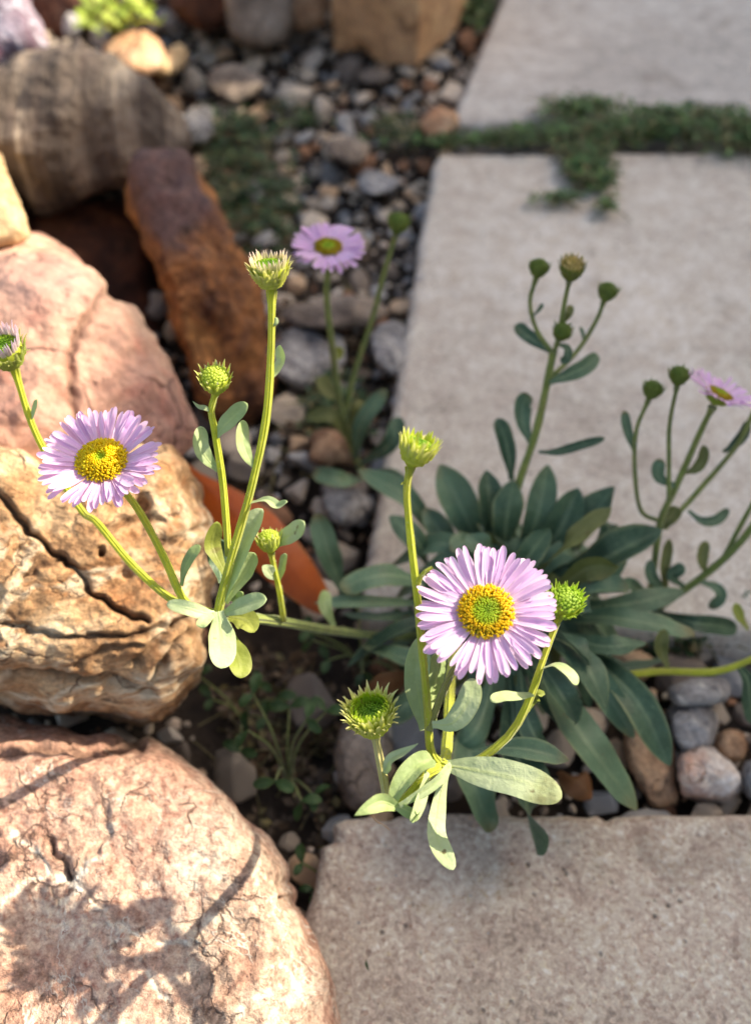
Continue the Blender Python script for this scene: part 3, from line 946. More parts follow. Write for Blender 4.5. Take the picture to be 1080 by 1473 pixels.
for (x, y, w, h, z, m, lab) in [
        (478, 448, 66, 24, 0.004, m_grey, "long flat grey stone behind the tall lit bud stem"),
        (568, 500, 34, 36, 0.002, m_bluegrey, "pale blue-grey wedge stone against the grey paver's side"),
        (478, 642, 40, 28, 0.002, m_stonebrown, "tan rounded stone behind the pale leafy bud stem"),
        (432, 510, 44, 44, -0.004, m_bluegrey, "broad blue-grey stone in the shade of the brown rock"),
        (552, 262, 34, 22, 0.0, m_bluegrey, "slate blue stone in the gravel by the paver corner"),
        (498, 216, 34, 20, 0.0, m_grey, "flat tan-grey stone in the gravel below the sandstone block"),
        (634, 176, 26, 22, 0.008, m_orange, "pale tan stone at the corner of the pale paver"),
        (492, 724, 34, 30, -0.004, m_bluegrey, "pale grey stone beside the orange-red leaf"),
        (335, 118, 44, 22, 0.004, m_grey, "tan oval stone in the gravel near the blocky rock"),
        (285, 175, 26, 26, 0.0, m_bluegrey, "pale grey stone next to the banded boulder")]:
    a = np.linspace(0, 2 * np.pi, 9)[:-1]
    jit = 1 + 0.16 * rng.normal(size=8)
    rock("stone", [(x + math.cos(t) * w * j, y + math.sin(t) * h * j) for t, j in zip(a, jit)], (x, y),
         [(Zp(x, y, z), nv(*(rng.normal(size=2) * 0.18), 1)), (Zp(x + w * 0.4, y + h * 0.4, z - 0.002), nv(0.5, -0.6, 0.8))], m, lab, "stones set in the gravel", edge=0.008, k_edge=5, rough=0.0018, scale=70, step=0.0016, beta=1500, seed=x * 0.01, nphi=64, nr=24, cat="stone")


# ------------------------------------------------------------------ gravel
def in_poly(x, y, poly):
    c = False
    j = len(poly) - 1
    for i in range(len(poly)):
        xi, yi = poly[i]
        xj, yj = poly[j]
        if (yi > y) != (yj > y) and x < (xj - xi) * (y - yi) / (yj - yi) + xi: c = not c
        j = i
    return c


def ico(sub):
    import bmesh
    bm = bmesh.new()
    bmesh.ops.create_icosphere(bm, subdivisions=sub, radius=1)
    v = np.array([q.co[:] for q in bm.verts])
    f = [tuple(x.index for x in q.verts) for q in bm.faces]
    bm.free()
    return v, f


ICO2, ICO1 = ico(2), ico(3)


def pebble_verts(base, s):
    v = base.copy()
    r = np.random.default_rng(s)
    for k in range(11):
        n = r.normal(size=3)
        n /= np.linalg.norm(n)
        h = r.uniform(0.45, 0.80)
        dd = v @ n
        v = v - np.clip(dd - h, 0, None)[:, None] * n
    v += v * (0.06 * perlin(v * 1.7 + s * 3.1) + 0.05 * perlin(v * 4 + s))[:, None]
    return v * np.array([1, r.uniform(0.6, 0.95), r.uniform(0.42, 0.75)])


PEB = [mesh("pebble", pebble_verts(ICO1[0], 100 + k), ICO1[1], M_PEBBLE, k % 3 == 0) for k in range(16)]
PEBV = [pebble_verts(ICO2[0], 100 + k) for k in range(16)]

cells, items = {}, []


def try_place(x, y, r, sep=0.86):
    key = (int(x / 0.03), int(y / 0.03))
    for i in range(-1, 2):
        for j in range(-1, 2):
            for (a, b, q) in cells.get((key[0] + i, key[1] + j), ()):
                if (a - x) ** 2 + (b - y) ** 2 < ((r + q) * sep) ** 2: return False
    cells.setdefault(key, []).append((x, y, r))
    return True


for (rlo, rhi, tries) in ((0.011, 0.015, 700), (0.007, 0.010, 3000), (0.0045, 0.007, 9000), (0.0028, 0.0045, 14000), (0.0014, 0.0026, 16000)):
    for _ in range(tries):
        if random.random() < 0.8: x, y = random.uniform(-0.36, 0.16), random.uniform(0.06, 1.25)
        else: x, y = random.uniform(0.0, 0.42), random.uniform(0.165, 0.275)
        r = random.uniform(rlo, rhi)
        if in_paver(x, y, -r * 0.6 + 0.001): continue
        if try_place(x, y, r): items.append((x, y, r))
near = []
for (x, y, r) in items:
    px, py, d = to_px((x, y, -0.02))
    if 290 < px < 540 and 890 < py < 1190 and (r < 0.0065 or random.random() < 0.6): continue
    vis = -20 < px < 1100 and -20 < py < 1493 and not any(in_poly(px, py, o) for o in OUTLINES)
    near.append((r / d * (1 if vis else 0.0), x, y, r, vis))
near.sort(reverse=True)
stuff = MB()
for i, (k, x, y, r, vis) in enumerate(near):
    z = GZ + r * random.uniform(0.5, 0.9) + random.uniform(0.0, 0.010) + 0.006
    q = Quaternion((random.gauss(0, 0.25), random.gauss(0, 0.25), 1), random.uniform(0, 6.28)).normalized()
    if i < 300 and vis:
        o = link("pebble", PEB[i % 16], ground, (x, y, z))
        o.rotation_mode = 'QUATERNION'
        o.rotation_quaternion = q
        s = r * random.uniform(1.0, 1.25)
        o.scale = (s, s, s)
    else:
        mt = np.array(q.to_matrix())
        stuff.add(PEBV[i % 16] @ mt.T * r * 1.1 + np.array([x, y, z]), ICO2[1])
for i in range(420):
    q = PAVERS[(0, 1, 1, 2)[i % 4]]
    k = random.randrange(4)
    a_, b_ = q[k], q[(k + 1) % 4]
    e_ = a_ + (b_ - a_) * random.random()
    cen_ = q.mean(0)
    p_ = e_ + (cen_ - e_) * min(0.95, abs(random.gauss(0, 0.16)) + 0.03)
    r_ = random.uniform(0.0003, 0.0009)
    stuff.add(PEBV[i % 16] * r_ + np.array([p_[0], p_[1], r_ * 0.5]), ICO2[1])
tag(link("gravel", stuff.mesh("gravel", M_GRAVEL, False), ground), kind="stuff")


# ------------------------------------------------------------------ plant builders
def spline(pts, n):
    p = np.asarray(pts, float)
    if len(p) == 2: return p[0] + (p[1] - p[0]) * np.linspace(0, 1, n)[:, None]
    p = np.concatenate([[2 * p[0] - p[1]], p, [2 * p[-1] - p[-2]]])
    m = len(p) - 3
    out = []
    for s in np.linspace(0, m, n):
        i = min(int(s), m - 1)
        t = s - i
        p0, p1, p2, p3 = p[i:i + 4]
        out.append(0.5 * (2 * p1 + (p2 - p0) * t + (2 * p0 - 5 * p1 + 4 * p2 - p3) * t * t + (3 * p1 - p0 - 3 * p2 + p3) * t ** 3))
    return np.array(out)


def plant(name, loc, label, cat="plant", group=None):
    e = link(name, None, None, tuple(loc))
    e.empty_display_size = 0.01
    return tag(e, label, cat, group)


def org(root):
    return np.array(root.location)


def tube_geo(pts, r0, r1, n=None, sides=9, flare=0.0, knots=0.0):
    L = np.sum(np.linalg.norm(np.diff(np.asarray(pts), axis=0), axis=1))
    n = n or max(8, int(L / 0.0035))
    c = spline(pts, n)
    t = np.gradient(c, axis=0)
    t /= np.linalg.norm(t, axis=1)[:, None]
    ref = np.array([0.31, 0.9, 0.2])
    a = np.cross(t, ref)
    a /= np.linalg.norm(a, axis=1)[:, None]
    b = np.cross(t, a)
    s = np.linspace(0, 1, n)
    r = r0 + (r1 - r0) * s + flare * np.clip((s - 0.93) / 0.07, 0, 1) ** 2
    r = r * (1 + 0.09 * perlin(c * 190) + 0.05 * perlin(c * 520))
    th = np.linspace(0, 2 * np.pi, sides + 1)
    ring = np.cos(th)[None, :, None] * a[:, None, :] + np.sin(th)[None, :, None] * b[:, None, :]
    V = c[:, None, :] + ring * r[:, None, None]
    uv = np.stack(np.broadcast_arrays((th / 2 / np.pi)[None, :], s[:, None]), 2)
    f = grid_faces(n, sides + 1)
    nb = len(V.reshape(-1, 3))
    f.append(tuple(range(sides)))
    f.append(tuple((n - 1) * (sides + 1) + k for k in range(sides)))
    return V.reshape(-1, 3), f, uv.reshape(-1, 2), c


def stem(root, pts, r0=0.0016, r1=0.0012, mat=None, flare=0.0, name="stem"):
    r0, r1 = r0 * 0.88, r1 * 0.90
    v, f, uv, c = tube_geo(pts, r0, r1, flare=flare)
    o = link(name, mesh(name, v - org(root), f, mat or M_STEM, True, uv), root)
    if mat is None or mat.name.startswith(("stem_bloom", "stem_pink")):      # fine short hairs stand off the skin
        hr = np.random.default_rng(int(abs(c[0].sum()) * 1e6) % 99991)
        L = np.sum(np.linalg.norm(np.diff(c, axis=0), axis=1))
        mb = MB()
        for k in range(int(L * 9000)):
            x = hr.uniform(0.02, 0.98) * (len(c) - 1)
            i = int(x)
            q = c[i] + (c[i + 1] - c[i]) * (x - i)
            d = hr.normal(size=3)
            tg = c[i + 1] - c[i]
            tg = tg / np.linalg.norm(tg)
            d -= tg * (d @ tg)
            d /= np.linalg.norm(d)
            rad = r0 + (r1 - r0) * x / len(c)
            e = d + tg * hr.normal() * 0.35
            sd = np.cross(d, tg) * 0.00005
            p0 = q + d * rad * 0.92
            h = hr.uniform(0.0003, 0.0008)
            mb.add(np.array([p0 - sd, p0 + sd, p0 + e * h]) - org(root), [(0, 1, 2)], c=(0.72, 0.74, 0.55))
        if mb.n: link("hairs", mb.mesh("hairs", M_TINT), root)["kind"] = "stuff"
    return o


def leaf_geo(pts, width, face, cup=0.18, n=18, m=7, shape='spoon', wave=0.0, base_w=0.2, seed=0, twist=0.0):
    s = 1 - (1 - np.linspace(0, 1, n)) ** 1.5
    cd = spline(pts, 60)
    c = np.column_stack([np.interp(s * 59, np.arange(60), cd[:, k]) for k in range(3)])
    t = np.gradient(c, axis=0)
    t /= np.linalg.norm(t, axis=1)[:, None]
    fv = np.asarray(face, float)
    side = np.cross(t, fv)
    side /= np.linalg.norm(side, axis=1)[:, None] + 1e-9
    nrm = np.cross(side, t)
    if twist:
        tw = (twist * s)[:, None]
        side, nrm = side * np.cos(tw) + nrm * np.sin(tw), nrm * np.cos(tw) - side * np.sin(tw)
    if shape == 'spoon':
        w = base_w + (1 - base_w) * np.clip((s - 0.08) / 0.62, 0, 1) ** 1.3 * (3 - 2 * np.clip((s - 0.08) / 0.62, 0, 1) ** 1.0) / 1.0
        w = np.minimum(w, 1)
        pk = 0.74
    elif shape == 'blade':
        w = base_w + (1 - base_w) * np.sin(np.pi / 2 * np.clip((s - 0.05) / 0.62, 0, 1)) ** 1.5
        pk = 0.66
    elif shape == 'oval':
        w = np.clip(np.sin(np.pi * np.clip(s, 0, 0.5)), base_w, 1)
        pk = 0.5
    else:                                              # lance
        w = np.clip(base_w + (1 - base_w) * np.sin(np.pi / 2 * np.clip(s / 0.45, 0, 1)), 0, 1)
        pk = 0.45
    if shape == 'blade': tipf = np.where(s > pk, np.clip(1 - ((s - pk) / (1 - pk)) ** 1.9, 0, 1) ** 0.75, 1)
    elif shape == 'lance': tipf = np.where(s > pk, 1 - ((s - pk) / (1 - pk)) ** 1.6, 1)
    else: tipf = np.where(s > pk, np.sqrt(np.clip(1 - ((s - pk) / (1 - pk)) ** 2, 0, 1)), 1)
    w = w * np.maximum(tipf, 0.02) * width / 2
    x = np.linspace(-1, 1, m)
    lift = cup * (np.abs(x) ** 1.4)
    wv = wave * perlin(np.column_stack([s * 5, np.full(n, seed * 3.7), np.zeros(n)]))
    wv2 = wave * perlin(np.column_stack([s * 5, np.full(n, seed * 3.7 + 11), np.zeros(n)]))
    V = c[:, None, :] + side[:, None, :] * (w[:, None] * x[None, :])[:, :, None]
    ln = w[:, None] * lift[None, :] * 2 + np.where(x < 0, wv[:, None], wv2[:, None]) * np.abs(x)[None, :] * w[:, None]
    V = V + nrm[:, None, :] * ln[:, :, None]
    uv = np.stack(np.broadcast_arrays((x * 0.5 + 0.5)[None, :], s[:, None]), 2)
    return V.reshape(-1, 3), grid_faces(n, m), uv.reshape(-1, 2)


def leaf_thick(v, f, uv, n, m, th):
    """gives the blade a body: an upper and a lower skin that meet in a rim"""
    V = v.reshape(n, m, 3)
    du = np.gradient(V, axis=0)
    dv = np.gradient(V, axis=1)
    N = np.cross(du, dv)
    N /= np.linalg.norm(N, axis=2)[:, :, None] + 1e-12
    x = np.linspace(-1, 1, m)
    prof = np.clip(1 - np.abs(x) ** 3, 0, 1)[None, :] * np.ones((n, 1))
    prof[-1] = 0
    low = V - N * (th * prof)[:, :, None]
    vv = np.concatenate([v, low.reshape(-1, 3)])
    ff = list(f) + [tuple(i + n * m for i in reversed(q)) for q in f]
    return vv, ff, np.concatenate([uv, uv])


_ls = [0]


def leaf(root, pts, width, mat=None, face=None, cup=0.18, shape='spoon', wave=0.12, base_w=0.2, name="leaf", label=None, n=18, twist=0.0):
    _ls[0] += 1
    if face is None: face = (0.0, -0.45, 0.9)
    v, f, uv = leaf_geo(pts, width, face, cup, n, 7, shape, wave, base_w, _ls[0], twist)
    v, f, uv = leaf_thick(v, f, uv, n, 7, 0.0004)
    o = link(name, mesh(name, v - org(root), f, mat or M_LEAF, True, uv), root)
    if label: o["label"] = label
    return o


# --- flower heads
def petal_geo(L, W, seed, curve):
    n, m = 14, 5
    s = np.concatenate([np.linspace(0, 0.80, 7), [0.86, 0.91, 0.95, 0.975, 0.99, 0.997, 1.0]])
    w = 0.42 + 0.58 * np.clip(s / 0.6, 0, 1) ** 0.8
    tip = np.where(s > 0.82, np.sqrt(np.clip(1 - ((s - 0.82) / 0.18) ** 2.0, 0, 1)), 1)
    w = w * np.maximum(tip, 0.12) * W / 2
    x = np.linspace(-1, 1, m)
    X = s * L
    r = np.random.default_rng(seed)
    side = r.normal() * 0.07 * L * s ** 2
    Zc = curve * L * s ** 2 + 0.02 * L * np.sin(s * 6 + seed)
    # two fine grooves along the strap, edges lifted
    ridge = np.array([0.30, -0.02, 0.10, -0.02, 0.30])
    tw = r.normal() * 0.25 * s
    V = np.zeros((n, m, 3))
    V[:, :, 0] = X[:, None] - 0.02 * L * (np.array([0, 0, 1, 0, 0]))[None, :] * (s[:, None] > 0.95)
    V[:, :, 1] = side[:, None] + w[:, None] * x[None, :]
    V[:, :, 2] = Zc[:, None] + w[:, None] * ridge[None, :] * 0.9 + tw[:, None] * w[:, None] * x[None, :]
    uv = np.stack(np.broadcast_arrays((x * 0.5 + 0.5)[None, :], s[:, None]), 2)
    return V.reshape(-1, 3), grid_faces(n, m), uv.reshape(-1, 2)


PETALS = [mesh("petal", *petal_geo(1.0, 0.160 * w, 40 + k, c)[:2], M_PETAL, True, petal_geo(1.0, 0.160 * w, 40 + k, c)[2])
          for k, (w, c) in enumerate([(1, 0.02), (1.08, -0.03), (0.92, 0.05), (1.0, -0.06), (1.12, 0.0), (0.88, 0.03), (1.0, 0.08), (1.05, -0.02), (0.8, 0.16), (1.1, -0.14), (0.95, -0.10)])]


def floret_geo(h, r):
    """one tube floret: waist, swelling, five-lobed mouth"""
    th = np.linspace(0, 2 * np.pi, 6)[:-1]
    prof = [(0.55, 0.0), (0.75, 0.45), (1.0, 0.80), (0.75, 1.0), (0.15, 0.90)]
    V = np.array([[math.cos(a) * q * r, math.sin(a) * q * r, z * h] for q, z in prof for a in th])
    f = []
    for k in range(len(prof) - 1):
        for i in range(5):
            j = (i + 1) % 5
            f.append((k * 5 + i, k * 5 + j, k * 5 + 5 + j, k * 5 + 5 + i))
    f.append(tuple(range((len(prof) - 1) * 5, len(prof) * 5)))
    return V, f


def dome(x, R, H):
    return H * (1 - (x / R) ** 2)


def disc_mesh(R, H, n, green_r, ground=(0.85, 0.62, 0.02), yellow=(0.97, 0.68, 0.015), yellow2=(0.99, 0.84, 0.05), green=(0.58, 0.72, 0.04), deep=(0.32, 0.56, 0.03), dimple=0.0, seed=1):
    mb = MB()
    r = np.random.default_rng(seed)
    # base under the florets
    ths = np.linspace(0, 2 * np.pi, 25)
    rr = np.linspace(0.001, 1, 7)
    P = np.array([[math.cos(a) * q * R, math.sin(a) * q * R, dome(q * R, R, H) - 0.12 * R] for a in ths for q in rr])
    mb.add(P, grid_faces(25, 7), c=ground)
    for i in range(n):
        q = math.sqrt((i + 0.5) / n)
        a = i * 2.399963 + r.normal() * 0.05
        x = q * R * 0.98
        open_ = q > green_r
        g = np.clip((q - green_r) / 0.12, 0, 1)
        h = R * (0.11 + 0.11 * g) * r.uniform(0.8, 1.2)
        fr = R * 1.05 / math.sqrt(n) * (0.92 + 0.06 * g)
        V, f = floret_geo(h, fr)
        sl = -2 * H * x / R ** 2
        ax = Vector((-sl * 0.9, 0, 1)).normalized()
        V = V @ np.array(ax.to_track_quat('Z', 'Y').to_matrix()).T
        z = dome(x, R, H) - dimple * math.exp(-(q / 0.22) ** 2) * R
        V = V + np.array([x, 0, z - h * 0.15])
        ca, sa = math.cos(a), math.sin(a)
        V = V @ np.array([[ca, -sa, 0], [sa, ca, 0], [0, 0, 1]]).T
        k = r.uniform()
        if open_:
            base = np.array(yellow) * (1 - k) + np.array(yellow2) * k
            base = base * g + np.array(green) * (1 - g)
        else:
            u = q / max(green_r, 1e-3)
            base = np.array(deep) * (1 - u) + np.array(green) * u
        cc = np.tile(base, (len(V), 1))
        cc[-5:] *= 0.93                                  # mouths are a little deeper in colour
        mb.add(V, f, c=cc)
    return mb


def bract(mb, base, az, r0, z0, L, W, flare, col, tipcol, body_r, seed, up=0.0):
    """one pointed bract: follows the cup, then flares out"""
    n = 6
    s = np.linspace(0, 1, n)
    ang = np.concatenate([[0], np.cumsum(np.full(n - 1, 1.0))]) / (n - 1)
    el = (math.pi / 2 - 0.25) * np.ones(n) - flare * ang ** 2.0
    dr = np.cos(el)
    dz = np.sin(el)
    rr = r0 + np.concatenate([[0], np.cumsum((dr[1:] + dr[:-1]) / 2)]) * L / (n - 1)
    zz = z0 + np.concatenate([[0], np.cumsum((dz[1:] + dz[:-1]) / 2)]) * L / (n - 1)
    w = W / 2 * np.clip(1.15 - s ** 1.5 * 1.1, 0.06, 1)
    V = []
    for k in range(n):
        for x, l in ((-1, 0), (0, 0.35), (1, 0)):
            V.append((rr[k] + l * w[k] - 0.15 * abs(x) * w[k], x * w[k], zz[k]))
    V = np.array(V)
    ca, sa = math.cos(az), math.sin(az)
    V = V @ np.array([[ca, -sa, 0], [sa, ca, 0], [0, 0, 1]]).T
    cc = np.repeat(np.array(col)[None] * (1 - s[:, None]) + np.array(tipcol)[None] * s[:, None], 3, 0)
    f = grid_faces(n, 3)
    mb.add(V, f, c=cc)
    mb.add(V * np.array([0.985, 0.985, 1]), [tuple(reversed(q)) for q in f], c=cc)


GREEN, LIME, PALE = (0.38, 0.50, 0.07), (0.64, 0.72, 0.09), (0.84, 0.82, 0.46)


def cup_mesh(R, h, col, hollow=False):
    prof = [(0.22, -0.25), (0.45, -0.08), (0.80, 0.18), (0.98, 0.55), (1.0, 0.85), (0.92, 1.0)] + ([(0.86, 0.96), (0.84, 0.68), (0.02, 0.64)] if hollow else [(0.5, 1.0), (0.02, 1.0)])
    th = np.linspace(0, 2 * np.pi, 21)
    V = np.array([[math.cos(a) * q * R, math.sin(a) * q * R, z * h] for a in th for q, z in prof])
    return V, grid_faces(21, len(prof))


def head_obj(root, name, pos, axis, V, f, col, scale=1.0, spin=0.0):
    me = mesh(name, V, f, M_TINT, True, None, np.tile(np.array(col), (len(V), 1)))
    o = link(name, me, root)
    o.rotation_mode = 'QUATERNION'
    o.rotation_quaternion = Vector(axis).normalized().to_track_quat('Z', 'Y') @ Quaternion((0, 0, 1), spin)
    o.location = Vector(pos) - root.location
    return o


def bloom(root, pos, axis, Rpet, Rdisc, npet, elev, disc, seed, up_extra=None, spin=0.0, name="flower_head", short=None, nfl=None):
    """open daisy: green cup, florets, each ray petal by itself"""
    r = np.random.default_rng(seed)
    V, f = cup_mesh(Rdisc * 0.95, Rdisc * 0.62, GREEN)
    V[:, 2] -= Rdisc * 0.62
    o = head_obj(root, name, pos, axis, V, f, GREEN, spin=spin)
    mb = MB()
    for i in range(26):
        bract(mb, None, i * 2 * np.pi / 26, Rdisc * 0.55, -Rdisc * 0.6, Rdisc * 0.95, Rdisc * 0.24, 1.0 + r.normal() * 0.15, GREEN, LIME, Rdisc, i)
    link("bracts", mb.mesh("bracts", M_TINT), o)
    link("disc_florets", disc.mesh("disc_florets", M_FLORET), o)["kind"] = "stuff"
    for i in range(npet):
        row = i % 2
        az = 2 * np.pi * (i + r.normal() * 0.28) / npet
        e = elev + (0.07 if row else -0.04) + r.normal() * 0.07
        L = (Rpet - Rdisc * 0.86) * (1.0 if not row else 0.95) * r.uniform(0.90, 1.06)
        if up_extra is not None:
            e += up_extra(az)
        if short is not None:
            L *= short(az)
        p = link("petal", PETALS[int(r.integers(11))], o)
        p.location = (math.cos(az) * Rdisc * 0.86, math.sin(az) * Rdisc * 0.86, (0.0 if row else -0.05) * Rdisc)
        p.rotation_euler = (r.normal() * 0.16, -e, az + r.normal() * 0.03)
        p.scale = (L, L * r.uniform(0.88, 1.1) * (0.0128 / L if L < 0.0128 else 1.0), L)
    return o


def bud(root, pos, axis, R, kind, seed, spin=0.0, name="bud", simple=False):
    """closed or half-open head: cup, rows of pointed bracts, short rays round a green centre"""
    r = np.random.default_rng(seed)
    h = R * 1.25
    V, f = cup_mesh(R * 0.92, h, LIME, kind in ('pink', 'lime', 'spiky', 'mauve'))
    o = head_obj(root, name, pos, axis, V, f, (0.60, 0.68, 0.09) if kind not in ('olive', 'straw') else (0.24, 0.32, 0.06), spin=spin)
    mb = MB()
    spec = {'pink': (3, 15, 0.95, (0.68, 0.72, 0.14), PALE), 'lime': (3, 14, 0.75, (0.70, 0.76, 0.09), PALE), 'spiky': (4, 17, 1.15, (0.66, 0.74, 0.08), PALE),
            'closed': (3, 13, 0.35, (0.60, 0.70, 0.10), (0.76, 0.78, 0.34)), 'tufted': (3, 14, 0.60, (0.44, 0.60, 0.09), (0.52, 0.68, 0.12)), 'mauve': (3, 15, 1.1, (0.44, 0.56, 0.09), (0.62, 0.66, 0.30)),
            'olive': (3, 12, 0.30, (0.20, 0.28, 0.06), (0.26, 0.34, 0.09)), 'straw': (3, 12, 0.45, (0.22, 0.28, 0.06), (0.36, 0.38, 0.14))}[kind]
    rows, n, fl, c1, c2 = spec
    for k in range(rows):
        for i in range(n):
            az = 2 * np.pi * (i + 0.5 * (k % 2) + r.normal() * 0.15) / n
            z0 = h * (0.02 + 0.20 * k)
            r0 = R * (0.62 + 0.16 * min(k, 2))
            bract(mb, None, az, r0, z0, R * r.uniform(0.9, 1.2), R * 0.32, fl * (1.15 - 0.22 * k) + r.normal() * 0.22, c1, c2, R, i)
    link("bracts", mb.mesh("bracts", M_TINT), o)
    rb = MB()
    # rings of short rays: (how many, where on the top, length, width, lean, height, colours)
    rings = {
        'pink': [(22, 0.86, 0.75, 0.24, 0.12, 0.78, (0.62, 0.68, 0.14), (0.92, 0.80, 0.74)), (22, 0.78, 0.80, 0.22, -0.05, 0.80, (0.66, 0.70, 0.18), (0.94, 0.78, 0.78))],
        'lime': [(14, 0.90, 0.85, 0.38, 0.0, 0.72, (0.66, 0.74, 0.06), (0.82, 0.84, 0.34)), (14, 0.78, 0.80, 0.36, -0.30, 0.80, (0.66, 0.76, 0.05), (0.80, 0.84, 0.22))],
        'spiky': [(26, 0.90, 0.52, 0.26, 0.45, 0.82, (0.66, 0.74, 0.07), (0.86, 0.86, 0.46)), (26, 0.84, 0.46, 0.24, -0.2, 0.90, (0.60, 0.72, 0.05), (0.80, 0.84, 0.30)), (24, 0.80, 0.50, 0.24, -1.3, 0.92, (0.50, 0.68, 0.03), (0.66, 0.78, 0.10)), (20, 0.66, 0.40, 0.22, -1.2, 0.92, (0.34, 0.56, 0.03), (0.50, 0.70, 0.06))],
        'mauve': [(30, 0.84, 0.95, 0.18, 0.12, 0.82, (0.78, 0.70, 0.60), (0.88, 0.70, 0.86)), (26, 0.76, 0.90, 0.16, 0.0, 0.82, (0.80, 0.74, 0.58), (0.88, 0.74, 0.86))],
        'tufted': [(14, 0.80, 0.80, 0.32, 0.25, 0.72, (0.44, 0.64, 0.08), (0.56, 0.74, 0.14)), (12, 0.58, 0.75, 0.30, -0.15, 0.88, (0.46, 0.66, 0.09), (0.58, 0.74, 0.16)), (8, 0.34, 0.60, 0.28, -0.4, 1.0, (0.50, 0.68, 0.10), (0.62, 0.76, 0.2))],
        'closed': [(8, 0.80, 0.62, 0.22, 0.15, 0.80, (0.56, 0.64, 0.10), (0.86, 0.82, 0.66))], 'olive': [],
        'straw': [(20, 0.80, 0.70, 0.24, -0.1, 0.85, (0.60, 0.50, 0.14), (0.82, 0.70, 0.42)), (14, 0.5, 0.6, 0.24, -0.4, 1.0, (0.62, 0.52, 0.14), (0.84, 0.72, 0.46))]}[kind]
    for (nr_, rz, L, W, lean, zz, c1, c2) in rings:
        for i in range(nr_):
            az = 2 * np.pi * (i + r.normal() * 0.2 + rz * 3) / nr_
            bract(rb, None, az, R * rz, h * zz, R * L * r.uniform(0.75, 1.2), R * W, lean + r.normal() * 0.14, c1, c2, R, i)
    if rb.n: link("rays", rb.mesh("rays", M_TINT), o)
    if kind in ('pink', 'lime', 'spiky', 'mauve'):
        dm = disc_mesh(R * 0.80, R * 0.12, 120, 0.99, (0.2, 0.42, 0.02), green=(0.36, 0.56, 0.03), deep=(0.14, 0.36, 0.02), dimple=0.12, seed=seed)
        d = link("disc_florets", dm.mesh("disc_florets", M_FLORET), o, (0, 0, h * (0.82 if kind == 'spiky' else 0.95)))
        d["kind"] = "stuff"
    else:
        g1, g2 = {'closed': ((0.64, 0.76, 0.11), (0.72, 0.80, 0.18)), 'tufted': ((0.40, 0.60, 0.07), (0.48, 0.66, 0.10)), 'olive': ((0.20, 0.30, 0.05), (0.26, 0.36, 0.08)), 'straw': ((0.5, 0.42, 0.1), (0.7, 0.56, 0.2))}[kind]
        dm = disc_mesh(R * 0.90, R * 0.50, 64, 0.99, g1 if kind not in ('pink', 'lime', 'spiky', 'mauve') else (0.2, 0.4, 0.02), green=g1, deep=g2, seed=seed)
        d = link("scales", dm.mesh("scales", M_TINT), o, (0, 0, h * 0.93))
        d["kind"] = "stuff"
    return o


def bud_on(root, stem_pts, R, kind, seed, r0=0.0015, r1=0.0012, mat=None, axis=None, simple=False, name="bud"):
    """a stalk with its bud on the end"""
    p = [np.asarray(q, float) for q in stem_pts]
    t = p[-1] - p[-2]
    t /= np.linalg.norm(t)
    ax = t if axis is None else np.asarray(axis, float)
    stem(root, p, r0, r1, mat, flare=r1 * 0.5)
    return bud(root, p[-1] + np.asarray(ax) / np.linalg.norm(ax) * R * 0.3, ax, R, kind, seed, simple=simple, name=name)


# ------------------------------------------------------------------ the daisy in front: rosette, bloom and buds
main = plant("daisy_plant", Zp(725, 900, GZ + 0.01), "large seaside daisy with a broad leaf rosette, an open lilac bloom and spiky lime buds", "daisy", "seaside daisies along the path")
base = Zp(725, 905, -0.005)
node = D(633, 1100, 0.300)
stem(main, [base, Zp(668, 905, 0.035), D(650, 960, 0.37), D(645, 1040, 0.328), D(640, 1095, 0.302), node], 0.0024, 0.0019)
# bloom
fpos = D(699, 881, 0.288)
fax = Vector(C0 - fpos).normalized() + Vector(UP) * 0.30 + Vector((0.05, 0, 0))
fax.normalize()
fnp = np.array(fax)
stem(main, [D(617, 1052, 0.296), D(628, 1018, 0.297), D(650, 968, 0.297), D(680, 925, 0.299), fpos - fnp * 0.0085], 0.0013, 0.0013, stem_mat("stem_bloom", (0.30, 0.30, 0.07, 1), (0.40, 0.42, 0.12, 1)), flare=0.0012)
bloom(main, fpos, fax, 0.0212, 0.0080, 88, 0.08, disc_mesh(0.0080, 0.0020, 560, 0.46, dimple=0.10, seed=3), 21, short=lambda a: 1.0)
# tall bud
bud_on(main, [node, D(619, 1078, 0.298), D(615, 1020, 0.296), D(606, 920, 0.293), D(598, 840, 0.290), D(589, 760, 0.287), D(585, 705, 0.285), D(590, 672, 0.284)], 0.0052, 'lime', 5, 0.0015, 0.0012, axis=(D(606, 630, 0.281) - D(590, 672, 0.284)))
stem(main, [D(600, 845, 0.290), D(604, 832, 0.288), D(612, 822, 0.287), D(622, 816, 0.287)], 0.0009, 0.0006, name="side_shoot")
stem(main, [D(585, 698, 0.2852), D(580, 694, 0.284), D(577, 697, 0.283)], 0.0004, 0.0002, M_STEM, name="bract_tip")
# bud behind the bloom
bud_on(main, [node, D(655, 1106, 0.299), D(690, 1092, 0.298), D(735, 1055, 0.297), D(762, 1005, 0.297), D(779, 955, 0.297), D(795, 910, 0.298), D(806, 884, 0.299)], 0.0052, 'tufted', 8, 0.0017, 0.0011, axis=D(816, 862, 0.293) - D(808, 884, 0.299))
